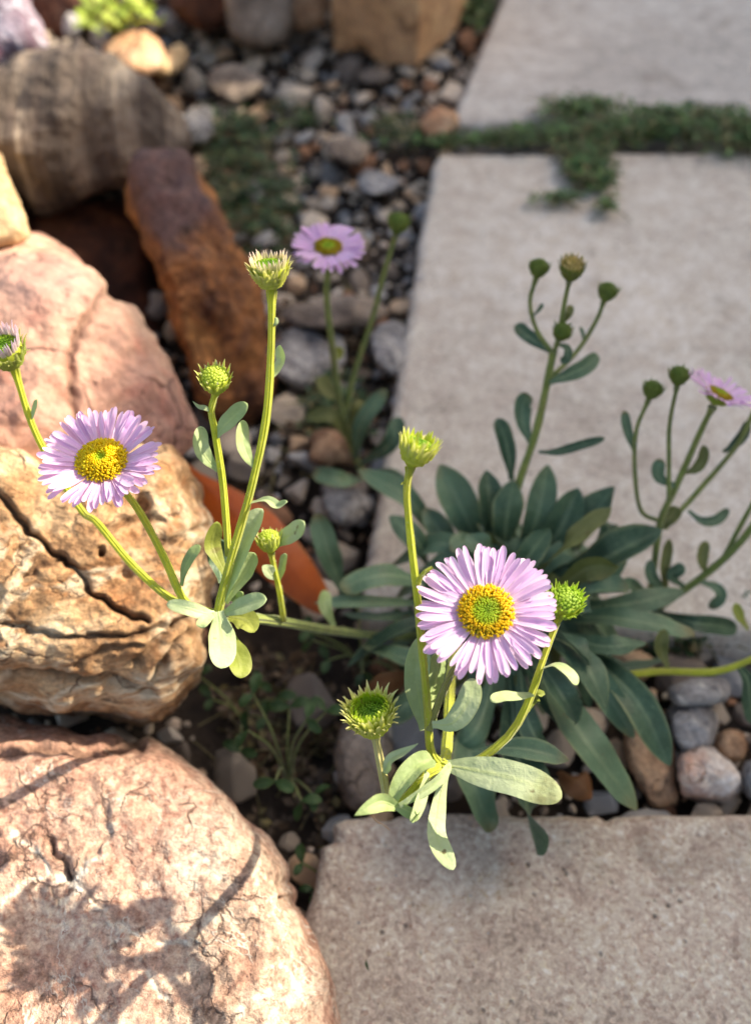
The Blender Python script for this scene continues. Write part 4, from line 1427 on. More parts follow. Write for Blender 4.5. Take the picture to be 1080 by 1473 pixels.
# spiky open bud
bud_on(main, [D(565, 1160, 0.294), D(557, 1150, 0.294), D(550, 1112, 0.296), D(543, 1078, 0.297), D(539, 1056, 0.298)], 0.0066, 'spiky', 13, 0.0016, 0.0014,
       stem_mat("stem_pinkish", (0.56, 0.54, 0.16, 1), (0.66, 0.60, 0.26, 1)), axis=UP * 0.85 - FWD * 0.55 + RT * -0.15)
stem(main, [node, D(610, 1120, 0.295), D(585, 1148, 0.296), D(563, 1162, 0.2945)], 0.0019, 0.0017)
# stem leaves of the front shoot
leaf(main, [node, D(680, 1108, 0.296), D(745, 1122, 0.291), D(808, 1148, 0.288)], 0.0100, M_LEAF_LONG, face=(-0.1, -0.35, 0.9), cup=0.05, base_w=0.35, label="long pale leaf with a browned tip")
leaf(main, [D(640, 1110, 0.306), D(630, 1160, 0.304), D(628, 1205, 0.300), D(652, 1252, 0.292)], 0.0062, M_LEAF_PALE, face=(0.3, -0.7, 0.6), cup=0.1, base_w=0.5)
leaf(main, [D(613, 1050, 0.301), D(604, 1010, 0.303), D(600, 970, 0.303), D(607, 915, 0.300)], 0.0078, M_LEAF_PALE, face=tuple(TOCAM - SUN * TOCAM.dot(SUN) * 0.8), cup=0.2, base_w=0.5)
leaf(main, [D(620, 1040, 0.300), D(622, 1000, 0.302), D(628, 960, 0.303), D(626, 940, 0.303)], 0.0062, M_LEAF_PALE, face=(0.5, -0.6, 0.5), cup=0.1, base_w=0.6)
leaf(main, [D(622, 1042, 0.295), D(650, 1040, 0.293), D(672, 1012, 0.292), D(682, 976, 0.293)], 0.0070, M_LEAF_PALE, face=tuple(TOCAM - SUN * TOCAM.dot(SUN) * 0.8), cup=0.12, base_w=0.35)
leaf(main, [D(766, 1000, 0.296), D(745, 1003, 0.294), D(722, 1004, 0.292), D(706, 1010, 0.290)], 0.0044, M_LEAF_PALE, face=(0, 0.3, 1), cup=0.15, base_w=0.5)
leaf(main, [D(783, 962, 0.296), D(800, 958, 0.293), D(818, 970, 0.290), D(830, 986, 0.289)], 0.0046, M_LEAF_PALE, face=(0.3, 0.3, 1), cup=0.15, base_w=0.45)
leaf(main, [D(757, 1022, 0.298), D(766, 1006, 0.299), D(774, 1000, 0.299), D(779, 1003, 0.298)], 0.0038, M_LEAF_YELLOW, face=(0.5, -0.5, 0.5), base_w=0.6)
leaf(main, [D(566, 1160, 0.286), D(576, 1135, 0.287), D(600, 1105, 0.290), D(622, 1092, 0.294)], 0.0066, M_LEAF_PALE, face=(-0.6, -0.5, 0.6), cup=0.35, base_w=0.5)
leaf(main, [D(574, 1158, 0.285), D(600, 1142, 0.286), D(628, 1122, 0.289), D(648, 1098, 0.292)], 0.0042, M_LEAF_PALE, face=(0.2, -0.8, 0.4), cup=0.2, base_w=0.5)
leaf(main, [D(570, 1158, 0.286), D(588, 1166, 0.286), D(600, 1172, 0.285), D(592, 1184, 0.282)], 0.0046, M_LEAF_PALE, face=(0.2, -0.9, 0.3), cup=0.2, shape='lance', base_w=0.6)
leaf(main, [D(612, 1110, 0.292), D(608, 1130, 0.289), D(600, 1158, 0.286), D(590, 1183, 0.284)], 0.0050, M_LEAF_PALE, face=(0.5, -0.7, 0.4), cup=0.2, base_w=0.6)
leaf(main, [D(568, 1160, 0.285), D(550, 1154, 0.283), D(530, 1162, 0.280), D(509, 1174, 0.278)], 0.0052, M_LEAF_PALE, face=(0, -0.5, 0.9), cup=0.3, shape='lance', base_w=0.5)
leaf(main, [D(554, 1112, 0.295), D(562, 1095, 0.293), D(580, 1084, 0.291), D(602, 1070, 0.289)], 0.0036, M_LEAF_PALE, face=(0.2, 0.1, 1), cup=0.3, shape='lance', base_w=0.4)
stem(main, [D(532, 1170, 0.279), D(541, 1182, 0.278), D(550, 1186, 0.278), D(561, 1195, 0.278)], 0.00012, 0.00008, M_BROWN_LEAF, name="wisp")

# budded stem that rises from the back of the rosette
k0 = Zp(742, 712, 0.058)
st = [base, Zp(735, 790, 0.02), k0, Zp(770, 625, 0.085), Zp(785, 560, 0.102), Zp(796, 505, 0.118)]
stem(main, st, 0.0024, 0.0019, M_STEM_SHADE)
bud_on(main, [Zp(795, 515, 0.115), Zp(804, 480, 0.124), Zp(812, 435, 0.138), Zp(819, 402, 0.150)], 0.0050, 'straw', 31, 0.0013, 0.0011, M_STEM_SHADE)
bud_on(main, [Zp(795, 508, 0.117), Zp(772, 475, 0.122), Zp(762, 435, 0.133), Zp(771, 400, 0.143)], 0.0042, 'olive', 32, 0.0012, 0.0010, M_STEM_SHADE)
bud_on(main, [Zp(790, 545, 0.107), Zp(830, 505, 0.112), Zp(858, 460, 0.124), Zp(868, 434, 0.131)], 0.0043, 'olive', 33, 0.0013, 0.0010, M_STEM_SHADE)
bud_on(main, [Zp(797, 505, 0.118), Zp(802, 494, 0.122), Zp(805, 486, 0.126)], 0.0040, 'olive', 34, 0.0012, 0.0010, M_STEM_SHADE)
for (pts, w, mt) in [
        ([(795, 508, 0.117), (775, 495, 0.117), (752, 478, 0.118), (742, 466, 0.120)], 0.0062, M_LEAF),
        ([(790, 550, 0.106), (815, 540, 0.108), (840, 528, 0.110), (860, 510, 0.112)], 0.0072, M_LEAF),
        ([(765, 640, 0.080), (752, 610, 0.086), (752, 580, 0.092), (766, 572, 0.096)], 0.0082, M_LEAF),
        ([(735, 690, 0.062), (732, 660, 0.070), (724, 625, 0.080), (714, 602, 0.086)], 0.0078, M_LEAF),
        ([(775, 650, 0.080), (800, 650, 0.082), (835, 640, 0.086), (870, 630, 0.090)], 0.0042, M_LEAF),
        ([(800, 495, 0.120), (815, 500, 0.120), (815, 515, 0.117), (806, 520, 0.115)], 0.0040, M_LEAF),
        ([(810, 465, 0.128), (818, 450, 0.133), (820, 438, 0.136)], 0.0034, M_LEAF_OLIVE),
        ([(766, 455, 0.128), (776, 444, 0.131), (780, 436, 0.133)], 0.0018, M_LEAF),
        ([(840, 495, 0.114), (838, 480, 0.118), (834, 470, 0.120)], 0.0018, M_LEAF)]:
    leaf(main, [Zp(*p) for p in pts], w, mt, face=(0.1, -0.6, 0.7), cup=0.2, base_w=0.35, n=14)

# rosette: (foot), (middle), (tip), width in pixels, leaf colour
ROS = [
    ((706, 830, 0.01), (668, 740, 0.045), (632, 668, 0.062), 66, 0), ((712, 820, 0.01), (704, 740, 0.05), (700, 676, 0.062), 50, 0),
    ((722, 818, 0.02), (728, 750, 0.052), (738, 690, 0.068), 58, 0), ((735, 825, 0.01), (770, 750, 0.05), (788, 668, 0.066), 52, 0),
    ((742, 830, 0.01), (800, 770, 0.045), (832, 702, 0.060), 58, 0), ((760, 838, 0.015), (830, 770, 0.045), (884, 700, 0.062), 62, 0),
    ((752, 850, 0.03), (810, 790, 0.062), (880, 730, 0.075), 62, 1), ((770, 858, 0.02), (860, 810, 0.055), (952, 762, 0.066), 66, 0),
    ((770, 870, 0.025), (840, 855, 0.055), (905, 850, 0.060), 58, 0), ((770, 890, 0.02), (880, 890, 0.048), (1000, 912, 0.042), 42, 0),
    ((770, 900, 0.02), (860, 930, 0.050), (930, 925, 0.050), 44, 0), ((765, 905, 0.03), (830, 940, 0.065), (872, 1022, 0.060), 64, 0),
    ((770, 905, 0.02), (850, 970, 0.045), (912, 1062, 0.030), 50, 0), ((780, 900, 0.02), (900, 990, 0.045), (964, 1102, 0.025), 60, 0),
    ((750, 920, 0.02), (830, 1050, 0.045), (916, 1166, 0.020), 80, 0), ((740, 925, 0.02), (800, 1030, 0.040), (862, 1100, 0.022), 66, 0),
    ((680, 1082, 0.060), (745, 1078, 0.072), (818, 1094, 0.070), 44, 0), ((690, 990, 0.02), (675, 1100, 0.035), (706, 1198, 0.022), 66, 0),
    ((730, 960, 0.02), (748, 1120, 0.035), (772, 1230, 0.014), 92, 0), ((650, 850, 0.02), (560, 828, 0.050), (488, 846, 0.052), 46, 0),
    ((640, 868, 0.015), (540, 870, 0.045), (452, 868, 0.046), 38, 2), ((600, 880, 0.02), (540, 890, 0.04), (492, 884, 0.040), 34, 0),
    ((640, 800, 0.01), (590, 720, 0.045), (514, 676, 0.055), 42, 0), ((500, 870, 0.0), (474, 800, 0.035), (456, 738, 0.050), 42, 0),
    ((620, 830, 0.015), (600, 780, 0.04), (560, 742, 0.048), 46, 0), ((660, 840, 0.015), (640, 780, 0.035), (610, 730, 0.042), 46, 0),
    ((760, 880, 0.03), (800, 868, 0.06), (850, 880, 0.07), 50, 0), ((750, 870, 0.02), (700, 800, 0.055), (670, 770, 0.06), 50, 0),
    ((750, 900, 0.02), (810, 920, 0.065), (850, 960, 0.07), 50, 0), ((720, 930, 0.02), (690, 1040, 0.04), (650, 1080, 0.03), 50, 0),
    ((700, 930, 0.01), (600, 950, 0.03), (520, 930, 0.025), 44, 0), ((700, 940, 0.01), (600, 1000, 0.02), (560, 1040, 0.01), 46, 0),
    ((790, 880, 0.02), (900, 870, 0.035), (985, 850, 0.035), 44, 0), ((780, 890, 0.015), (880, 960, 0.03), (960, 950, 0.025), 40, 0),
    ((735, 850, 0.03), (760, 800, 0.06), (790, 760, 0.07), 48, 0), ((720, 850, 0.03), (690, 840, 0.06), (640, 850, 0.06), 44, 0),
    ((760, 930, 0.03), (800, 990, 0.06), (830, 1040, 0.05), 50, 0), ((745, 940, 0.02), (760, 1040, 0.05), (800, 1100, 0.035), 46, 0),
    ((770, 880, 0.03), (840, 820, 0.06), (890, 815, 0.066), 44, 1), ((690, 870, 0.02), (590, 905, 0.03), (500, 960, 0.02), 40, 0)]
for (a, b, c, w, k) in ROS:
    A, B, Cc = Zp(*a), Zp(*b), Zp(*c)
    dd = to_px(Cc)[2]
    out = (Cc - A)[:2]
    out = out / (np.linalg.norm(out) + 1e-6)
    leaf(main, [A, B, Cc], w * dd / FPX * 0.80, [M_LEAF, M_LEAF_OLIVE, M_LEAF_PALE][k] if k < 2 else M_LEAF, face=(-out[0] * 0.35 + rng.normal() * 0.3, -out[1] * 0.35 - 0.15 + rng.normal() * 0.3, 1),
         cup=0.20 + 0.12 * rng.normal(), wave=0.5, base_w=0.2, shape='blade' if rng.uniform() < 0.75 else 'spoon', twist=rng.normal() * 0.35)
for i in range(52):                                    # lower, older leaves under the crown
    a = i * 2.4 + rng.normal() * 0.2
    L = rng.uniform(0.03, 0.068)
    tip = base + np.array([math.cos(a) * L, math.sin(a) * L * 0.8, 0])
    if in_paver(tip[0], tip[1]) : tip[2] = 0.012
    else: tip[2] = rng.uniform(-0.015, 0.02)
    mid = (base + tip) / 2 + np.array([0, 0, rng.uniform(0.018, 0.044)])
    leaf(main, [base + np.array([0, 0, 0.004]), mid, tip], rng.uniform(0.011, 0.016), M_LEAF if rng.uniform() < 0.85 else M_LEAF_OLIVE, face=(-math.cos(a) * 0.3, -math.sin(a) * 0.3, 1), wave=0.5, base_w=0.2, n=14, shape='blade', twist=rng.normal() * 0.4)

for i in range(26):                                    # younger leaves standing between the others at odd angles
    a = i * 2.4 + rng.normal() * 0.5
    L = rng.uniform(0.025, 0.055)
    foot = base + np.array([rng.normal() * 0.012 + 0.008, rng.normal() * 0.008 + 0.01, 0.006])
    tip = foot + np.array([math.cos(a) * L * 0.9, math.sin(a) * L * 0.6 + 0.008, rng.uniform(0.02, 0.05)])
    mid = foot + (tip - foot) * 0.5 + np.array([rng.normal() * 0.006, rng.normal() * 0.006, rng.uniform(0.004, 0.018)])
    leaf(main, [foot, mid, tip], rng.uniform(0.007, 0.011), M_LEAF if rng.uniform() < 0.8 else M_LEAF_OLIVE, face=(rng.normal() * 0.5, -0.3 + rng.normal() * 0.4, 1), wave=0.6, base_w=0.2, n=14, shape='blade', twist=rng.normal() * 0.6)

# ------------------------------------------------------------------ the daisy whose stems sprawl over the tan boulder
side = plant("daisy_plant", Zp(650, 905, GZ + 0.01), "sprawling seaside daisy with a lilac bloom and lime buds rising against the rocks", "daisy", "seaside daisies along the path")
hub = D(313, 884, 0.322)
stem(side, [Zp(650, 905, -0.015), Zp(600, 915, 0.004), Zp(540, 914, 0.022), D(470, 906, 0.405), D(400, 894, 0.366), hub], 0.0024, 0.0022, M_STEM_SHADE)
lpos = D(147, 664, 0.318)
lax = Vector((0.02, -0.16, 0.985)).normalized()
stem(side, [hub, D(268, 868, 0.326), D(235, 800, 0.328), D(200, 735, 0.326), D(172, 700, 0.323), lpos - np.array(lax) * 0.008], 0.0016, 0.0013, flare=0.001)
bloom(side, lpos, lax, 0.0200, 0.0078, 84, 0.30, disc_mesh(0.0078, 0.0034, 520, 0.16, (0.85, 0.62, 0.02), (0.97, 0.74, 0.012), (0.99, 0.88, 0.05), dimple=0.16, seed=5), 33, up_extra=lambda a: 0.10 * math.sin(a) + 0.10 * math.cos(a), short=lambda a: 0.92 + 0.14 * abs(math.cos(a)))
# half-open bud at the rocks: its stalk passes behind the bloom
bud_on(side, [hub, D(250, 864, 0.330), D(190, 812, 0.337), D(140, 752, 0.342), D(118, 735, 0.345), D(75, 668, 0.345), D(45, 608, 0.342), D(20, 528, 0.338)], 0.0066, 'mauve', 41, 0.0016, 0.0013, axis=(-0.1, -0.05, 1))
# tall lit bud and its lower neighbour
bud_on(side, [hub, D(322, 845, 0.319), D(338, 785, 0.316), D(362, 700, 0.312), D(383, 600, 0.308), D(390, 500, 0.304), D(391, 418, 0.301)], 0.0056, 'pink', 51, 0.0018, 0.0013, axis=(-0.05, 0.25, 1))
bud_on(side, [D(329, 800, 0.319), D(326, 760, 0.320), D(320, 690, 0.319), D(309, 620, 0.316), D(304, 590, 0.315), D(311, 562, 0.313)], 0.0047, 'closed', 61, 0.0015, 0.0012, axis=(0.08, -0.1, 1))
bud_on(side, [D(408, 892, 0.364), D(402, 850, 0.348), D(394, 815, 0.344), D(390, 795, 0.342)], 0.0042, 'closed', 62, 0.0013, 0.0011)
leaf(side, [D(312, 628, 0.316), D(322, 614, 0.315), D(338, 598, 0.313), D(356, 580, 0.311)], 0.0056, M_LEAF_PALE, face=(-0.4, -0.6, 0.6), base_w=0.4)
leaf(side, [D(314, 676, 0.319), D(298, 660, 0.317), D(288, 640, 0.316), D(289, 613, 0.317)], 0.0052, M_LEAF_PALE, face=(0.4, -0.7, 0.5), base_w=0.4)
leaf(side, [D(304, 592, 0.315), D(295, 587, 0.314), D(286, 585, 0.313), D(277, 577, 0.312)], 0.0018, M_LEAF_PALE, face=(0, -0.5, 1), base_w=0.4, shape='lance')
leaf(side, [D(366, 672, 0.311), D(354, 655, 0.309), D(347, 632, 0.309), D(350, 604, 0.310)], 0.0046, M_LEAF_PALE, face=(0.5, -0.6, 0.5), base_w=0.4)
leaf(side, [D(388, 548, 0.306), D(398, 535, 0.307), D(406, 518, 0.308), D(402, 496, 0.308)], 0.0044, M_LEAF_PALE, face=(-0.6, -0.5, 0.4), base_w=0.4)
leaf(side, [D(392, 468, 0.3025), D(396, 466, 0.302), D(398, 462, 0.302), D(396, 456, 0.302)], 0.0013, M_LEAF_PALE, face=(0, -0.6, 0.6), base_w=0.5, n=8)
leaf(side, [D(362, 724, 0.313), D(384, 720, 0.310), D(400, 730, 0.308), D(414, 722, 0.306)], 0.0034, M_LEAF_PALE, face=(0, 0.1, 1), cup=0.3, base_w=0.4)
leaf(side, [D(322, 862, 0.321), D(338, 820, 0.319), D(358, 770, 0.318), D(378, 732, 0.318)], 0.0086, M_LEAF_PALE, face=(-0.6, -0.5, 0.5), cup=0.2, base_w=0.5)
leaf(side, [D(324, 866, 0.322), D(345, 835, 0.322), D(358, 815, 0.322), D(366, 795, 0.322)], 0.0070, M_LEAF_PALE, face=(-0.4, -0.5, 0.7), cup=0.2, base_w=0.5)
leaf(side, [D(314, 880, 0.320), D(318, 905, 0.318), D(320, 930, 0.314), D(318, 962, 0.309)], 0.0088, M_LEAF_PALE, face=(0.2, -0.8, 0.6), cup=0.1, base_w=0.45)
leaf(side, [D(326, 900, 0.322), D(334, 930, 0.320), D(344, 950, 0.318), D(346, 976, 0.314)], 0.0078, M_LEAF_YELLOW, face=(0.3, -0.7, 0.6), cup=0.1, base_w=0.4)
leaf(side, [D(320, 884, 0.321), D(340, 876, 0.318), D(362, 868, 0.316), D(384, 862, 0.314)], 0.0060, M_LEAF_PALE, face=(0, -0.3, 1), base_w=0.4)
leaf(side, [D(330, 888, 0.324), D(346, 890, 0.323), D(358, 896, 0.322), D(366, 910, 0.320)], 0.0078, M_LEAF_YELLOW, face=(0.1, -0.4, 1), base_w=0.4, shape='oval')
leaf(side, [D(316, 878, 0.322), D(326, 850, 0.325), D(340, 860, 0.322), D(350, 852, 0.32)], 0.0036, M_LEAF_PALE, face=(0, -0.5, 1), base_w=0.4)
leaf(side, [D(308, 884, 0.320), D(292, 882, 0.318), D(272, 876, 0.316), D(240, 868, 0.318)], 0.0048, M_LEAF_PALE, face=(0, -0.4, 1), base_w=0.5)
leaf(side, [D(306, 886, 0.319), D(298, 890, 0.317), D(292, 897, 0.315), D(290, 904, 0.314)], 0.0040, M_LEAF_PALE, face=(0, -0.4, 1), base_w=0.5)
leaf(side, [D(262, 842, 0.327), D(266, 820, 0.324), D(276, 800, 0.322), D(288, 784, 0.322)], 0.0040, M_LEAF_PALE, face=(-0.5, -0.6, 0.5), base_w=0.4)
leaf(side, [D(326, 830, 0.324), D(310, 800, 0.328), D(304, 780, 0.328), D(312, 750, 0.325)], 0.0060, M_LEAF_YELLOW, face=(0.5, -0.6, 0.5), base_w=0.4)
leaf(side, [D(320, 840, 0.328), D(314, 815, 0.332), D(312, 795, 0.332), D(318, 775, 0.33)], 0.0070, M_LEAF, face=(0.3, -0.6, 0.5), base_w=0.4)
leaf(side, [D(398, 785, 0.343), D(408, 775, 0.341), D(424, 766, 0.339), D(438, 750, 0.337)], 0.0064, M_LEAF_PALE, face=(-0.3, -0.5, 0.8), base_w=0.4)
leaf(side, [D(400, 838, 0.347), D(406, 822, 0.346), D(409, 808, 0.346), D(411, 796, 0.346)], 0.0038, M_LEAF_PALE, face=(-0.6, -0.5, 0.5), base_w=0.5)
leaf(side, [D(398, 832, 0.346), D(390, 826, 0.344), D(386, 818, 0.343), D(386, 812, 0.343)], 0.0044, M_LEAF_PALE, face=(0.1, -0.5, 0.8), base_w=0.5)
leaf(side, [D(44, 606, 0.342), D(48, 596, 0.341), D(51, 586, 0.340), D(54, 574, 0.339)], 0.0026, M_LEAF_PALE, face=(-0.6, -0.6, 0.4), base_w=0.5)
leaf(side, [Zp(480, 900, 0.05), Zp(470, 880, 0.055), Zp(466, 866, 0.056), Zp(470, 850, 0.056)], 0.006, M_LEAF_PALE, face=(0.3, -0.6, 0.7), base_w=0.4)

# ------------------------------------------------------------------ the daisy in the gravel behind
back_ = plant("daisy_plant", Zp(520, 680, GZ + 0.01), "small seaside daisy in the gravel with one soft lilac bloom and one bud", "daisy", "seaside daisies along the path")
r0 = Zp(520, 680, -0.015)
bpos = Zp(472, 356, 0.135)
stem(back_, [r0, Zp(495, 610, 0.02), Zp(486, 560, 0.045), Zp(478, 500, 0.075), Zp(470, 430, 0.105), bpos - np.array([0.0, -0.001, 0.007])], 0.0022, 0.0016, M_STEM_SHADE, flare=0.001)
bloom(back_, bpos, Vector((0.04, -0.05, 1)), 0.0172, 0.0058, 84, 0.10, disc_mesh(0.0062, 0.0016, 160, 0.45, (0.4, 0.3, 0.01), (0.50, 0.36, 0.01), (0.60, 0.46, 0.02), dimple=0.1, seed=9), 44)
bud_on(back_, [Zp(494, 605, 0.022), Zp(512, 530, 0.05), Zp(535, 460, 0.078), Zp(552, 395, 0.105), Zp(570, 335, 0.130)], 0.0050, 'olive', 71, 0.0018, 0.0014, M_STEM_SHADE, axis=(0.2, 0.1, 1))
for (a, b, c, w, mt) in [((512, 660, 0.0), (520, 610, 0.03), (556, 560, 0.045), 24, M_LEAF), ((505, 640, 0.01), (480, 600, 0.03), (440, 600, 0.03), 22, M_LEAF_OLIVE),
                         ((510, 650, 0.0), (520, 600, 0.025), (530, 580, 0.03), 34, M_LEAF_OLIVE), ((490, 580, 0.035), (470, 560, 0.04), (462, 540, 0.045), 22, M_LEAF_OLIVE), ((515, 670, 0.0), (560, 640, 0.03), (575, 600, 0.04), 26, M_LEAF),
                         ((520, 680, 0.0), (560, 690, 0.03), (590, 720, 0.03), 34, M_LEAF), ((520, 690, 0.0), (490, 690, 0.02), (450, 680, 0.02), 26, M_LEAF), ((478, 520, 0.062), (486, 510, 0.064), (492, 500, 0.068), 16, M_LEAF_YELLOW)]:
    leaf(back_, [Zp(*a), Zp(*b), Zp(*c)], w * to_px(Zp(*c))[2] / FPX, mt, base_w=0.3, n=14)

# ------------------------------------------------------------------ the daisy at the path's side
right = plant("daisy_plant", Zp(930, 890, GZ + 0.01), "seaside daisy with several closed buds and a side-on lilac bloom, over the grey paver", "daisy", "seaside daisies along the path")
b0 = Zp(930, 890, -0.02)
h1 = Zp(950, 750, 0.06)
stem(right, [b0, Zp(940, 820, 0.03), h1, Zp(970, 705, 0.072), Zp(990, 660, 0.086), Zp(1010, 615, 0.100), Zp(1025, 585, 0.110)], 0.0020, 0.0014, M_STEM_SHADE, flare=0.001)
rpos = Zp(1034, 568, 0.117)
bloom(right, rpos, Vector((0.40, 0.35, 1)), 0.0165, 0.0058, 54, 0.30, disc_mesh(0.0058, 0.0016, 140, 0.45, (0.4, 0.3, 0.01), (0.50, 0.36, 0.01), (0.60, 0.46, 0.02), dimple=0.1, seed=10), 55)
bud_on(right, [h1, Zp(922, 735, 0.062), Zp(913, 680, 0.08), Zp(915, 620, 0.098), Zp(933, 574, 0.112)], 0.0042, 'olive', 81, 0.0012, 0.0010, M_STEM_SHADE)
bud_on(right, [Zp(962, 720, 0.070), Zp(962, 660, 0.085), Zp(963, 610, 0.10), Zp(974, 554, 0.118)], 0.0042, 'olive', 82, 0.0012, 0.0010, M_STEM_SHADE)
stem(right, [Zp(955, 760, 0.055), Zp(1010, 700, 0.065), Zp(1060, 640, 0.085), Zp(1085, 590, 0.10)], 0.0015, 0.0012, M_STEM_SHADE)
bud(right, Zp(1092, 575, 0.106), (0.1, 0, 1), 0.0042, 'olive', 83)
stem(right, [b0, Zp(960, 865, 0.02), Zp(1010, 830, 0.035), Zp(1060, 785, 0.055), Zp(1110, 720, 0.08)], 0.0024, 0.0018, M_STEM_SHADE)
stem(right, [Zp(1040, 805, 0.046), Zp(1060, 765, 0.06), Zp(1085, 720, 0.075)], 0.0014, 0.0012, M_STEM_SHADE)
stem(right, [Zp(840, 950, 0.01), Zp(875, 972, 0.035), Zp(950, 966, 0.035), Zp(1030, 966, 0.035), Zp(1090, 945, 0.04)], 0.0020, 0.0017, M_STEM)
for (pts, w, mt) in [
        ([(975, 700, 0.074), (950, 690, 0.076), (945, 675, 0.08), (952, 660, 0.084)], 0.0060, M_LEAF), ([(985, 680, 0.08), (1000, 675, 0.083), (1010, 660, 0.087), (1012, 640, 0.092)], 0.0050, M_LEAF_OLIVE),
        ([(990, 735, 0.06), (1010, 750, 0.06), (1030, 748, 0.06), (1048, 732, 0.062)], 0.0048, M_LEAF), ([(950, 760, 0.055), (958, 750, 0.058), (968, 738, 0.06), (972, 728, 0.062)], 0.0070, M_LEAF_OLIVE),
        ([(912, 650, 0.088), (905, 630, 0.092), (900, 610, 0.096), (898, 590, 0.10)], 0.0044, M_LEAF), ([(1040, 650, 0.08), (1055, 640, 0.084), (1068, 625, 0.088), (1074, 605, 0.094)], 0.0050, M_LEAF),
        ([(1015, 825, 0.037), (1010, 810, 0.042), (1010, 795, 0.046), (1016, 778, 0.05)], 0.0054, M_LEAF_OLIVE), ([(960, 860, 0.02), (955, 825, 0.035), (958, 800, 0.042), (962, 775, 0.05)], 0.0050, M_LEAF_OLIVE),
        ([(970, 855, 0.022), (945, 840, 0.03), (935, 825, 0.035), (935, 805, 0.04)], 0.0056, M_LEAF), ([(985, 845, 0.03), (965, 830, 0.036), (975, 820, 0.04), (985, 815, 0.042)], 0.0060, M_LEAF),
        ([(1000, 835, 0.03), (1030, 845, 0.03), (1035, 860, 0.026), (1020, 875, 0.02)], 0.0056, M_LEAF), ([(950, 870, 0.015), (920, 850, 0.03), (905, 840, 0.035), (890, 845, 0.036)], 0.0060, M_LEAF),
        ([(940, 880, 0.01), (990, 895, 0.025), (1030, 900, 0.02), (1060, 905, 0.012)], 0.0085, M_LEAF), ([(960, 960, 0.036), (952, 940, 0.04), (950, 925, 0.045), (956, 905, 0.05)], 0.0060, M_LEAF_OLIVE),
        ([(1060, 955, 0.038), (1075, 980, 0.03), (1078, 1010, 0.02), (1084, 1040, 0.01)], 0.0085, M_LEAF), ([(1075, 905, 0.02), (1065, 890, 0.03), (1060, 880, 0.034), (1056, 868, 0.038)], 0.0050, M_LEAF_YELLOW)]:
    leaf(right, [Zp(*p) for p in pts], w, mt, face=(0.0, -0.5, 0.8), cup=0.2, base_w=0.35, n=12)

# ------------------------------------------------------------------ fallen leaves
fl = plant("fallen_leaf", Zp(380, 790, -0.005), "broad orange-red fallen leaf leaning behind the lime bud stems", "leaf")
leaf(fl, [Zp(262, 672, 0.022), Zp(330, 730, 0.030), Zp(400, 798, 0.022), Zp(476, 882, -0.002)], 0.0265, M_RED, face=(0.25, -0.5, 0.85), cup=-0.10, shape='oval', base_w=0.3, name="blade", wave=0.08)
fb = plant("fallen_leaf", Zp(560, 985, -0.02), "small dry brown fallen leaf in the shade under the rosette", "leaf")
leaf(fb, [Zp(515, 1008, -0.01), Zp(545, 990, 0.002), Zp(575, 976, 0.0), Zp(610, 968, -0.01)], 0.011, M_BROWN_LEAF, face=(0.2, -0.4, 0.9), cup=-0.2, shape='lance', base_w=0.3, name="blade")
fb2 = plant("fallen_leaf", Zp(830, 1130, -0.02), "dry orange-brown fallen leaf at the pitted paver's edge under the rosette", "leaf")
leaf(fb2, [Zp(806, 1110, -0.008), Zp(822, 1120, 0.0), Zp(838, 1132, 0.0), Zp(850, 1150, -0.006)], 0.014, M_BROWN_LEAF, face=(0.2, -0.4, 0.9), cup=-0.2, shape='oval', base_w=0.3, name="blade")


# ------------------------------------------------------------------ weeds and creeping green
def weed(px, py, label, n, spread, zt, mat, wl, seed, group=None, olive=True):
    r = np.random.default_rng(seed)
    w = plant("weed_plant", Zp(px, py, GZ + 0.008), label, "weed", group)
    b = Zp(px, py, GZ + 0.012)
    for i in range(n):
        a = i * 2.4 + r.normal() * 0.3
        q = spread * r.uniform(0.35, 1.0)
        top = b + np.array([math.cos(a) * q, math.sin(a) * q, zt * r.uniform(0.5, 1.0)])
        mid = b + np.array([math.cos(a) * q * 0.35, math.sin(a) * q * 0.35, (top - b)[2] * 0.7])
        stem(w, [b, mid, top], 0.0007, 0.0005, M_STEM_SHADE)
        for j in range(2):
            aa = a + (j - 0.5) * 2.2 + r.normal() * 0.5
            d_ = np.array([math.cos(aa), math.sin(aa), r.uniform(-0.1, 0.25)])
            L = wl * r.uniform(0.75, 1.15)
            leaf(w, [top, top + d_ * L * 0.5 + np.array([0, 0, L * 0.12]), top + d_ * L], L * 0.55, mat, face=(0.4 * r.normal(), -0.2 + 0.4 * r.normal(), 1), shape='oval', base_w=0.15, wave=0.2, n=10)
    return w


G_W = "low weeds in the shaded gap"
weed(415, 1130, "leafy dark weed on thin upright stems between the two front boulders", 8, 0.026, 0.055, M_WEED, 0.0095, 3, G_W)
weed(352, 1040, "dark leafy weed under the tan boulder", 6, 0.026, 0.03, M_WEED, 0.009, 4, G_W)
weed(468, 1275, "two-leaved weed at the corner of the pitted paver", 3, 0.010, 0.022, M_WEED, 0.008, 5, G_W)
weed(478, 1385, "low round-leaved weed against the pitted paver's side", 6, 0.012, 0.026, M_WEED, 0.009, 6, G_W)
weed(520, 960, "dark leafy weed in the shade beneath the daisy rosette", 9, 0.03, 0.03, M_WEED, 0.009, 8, G_W)
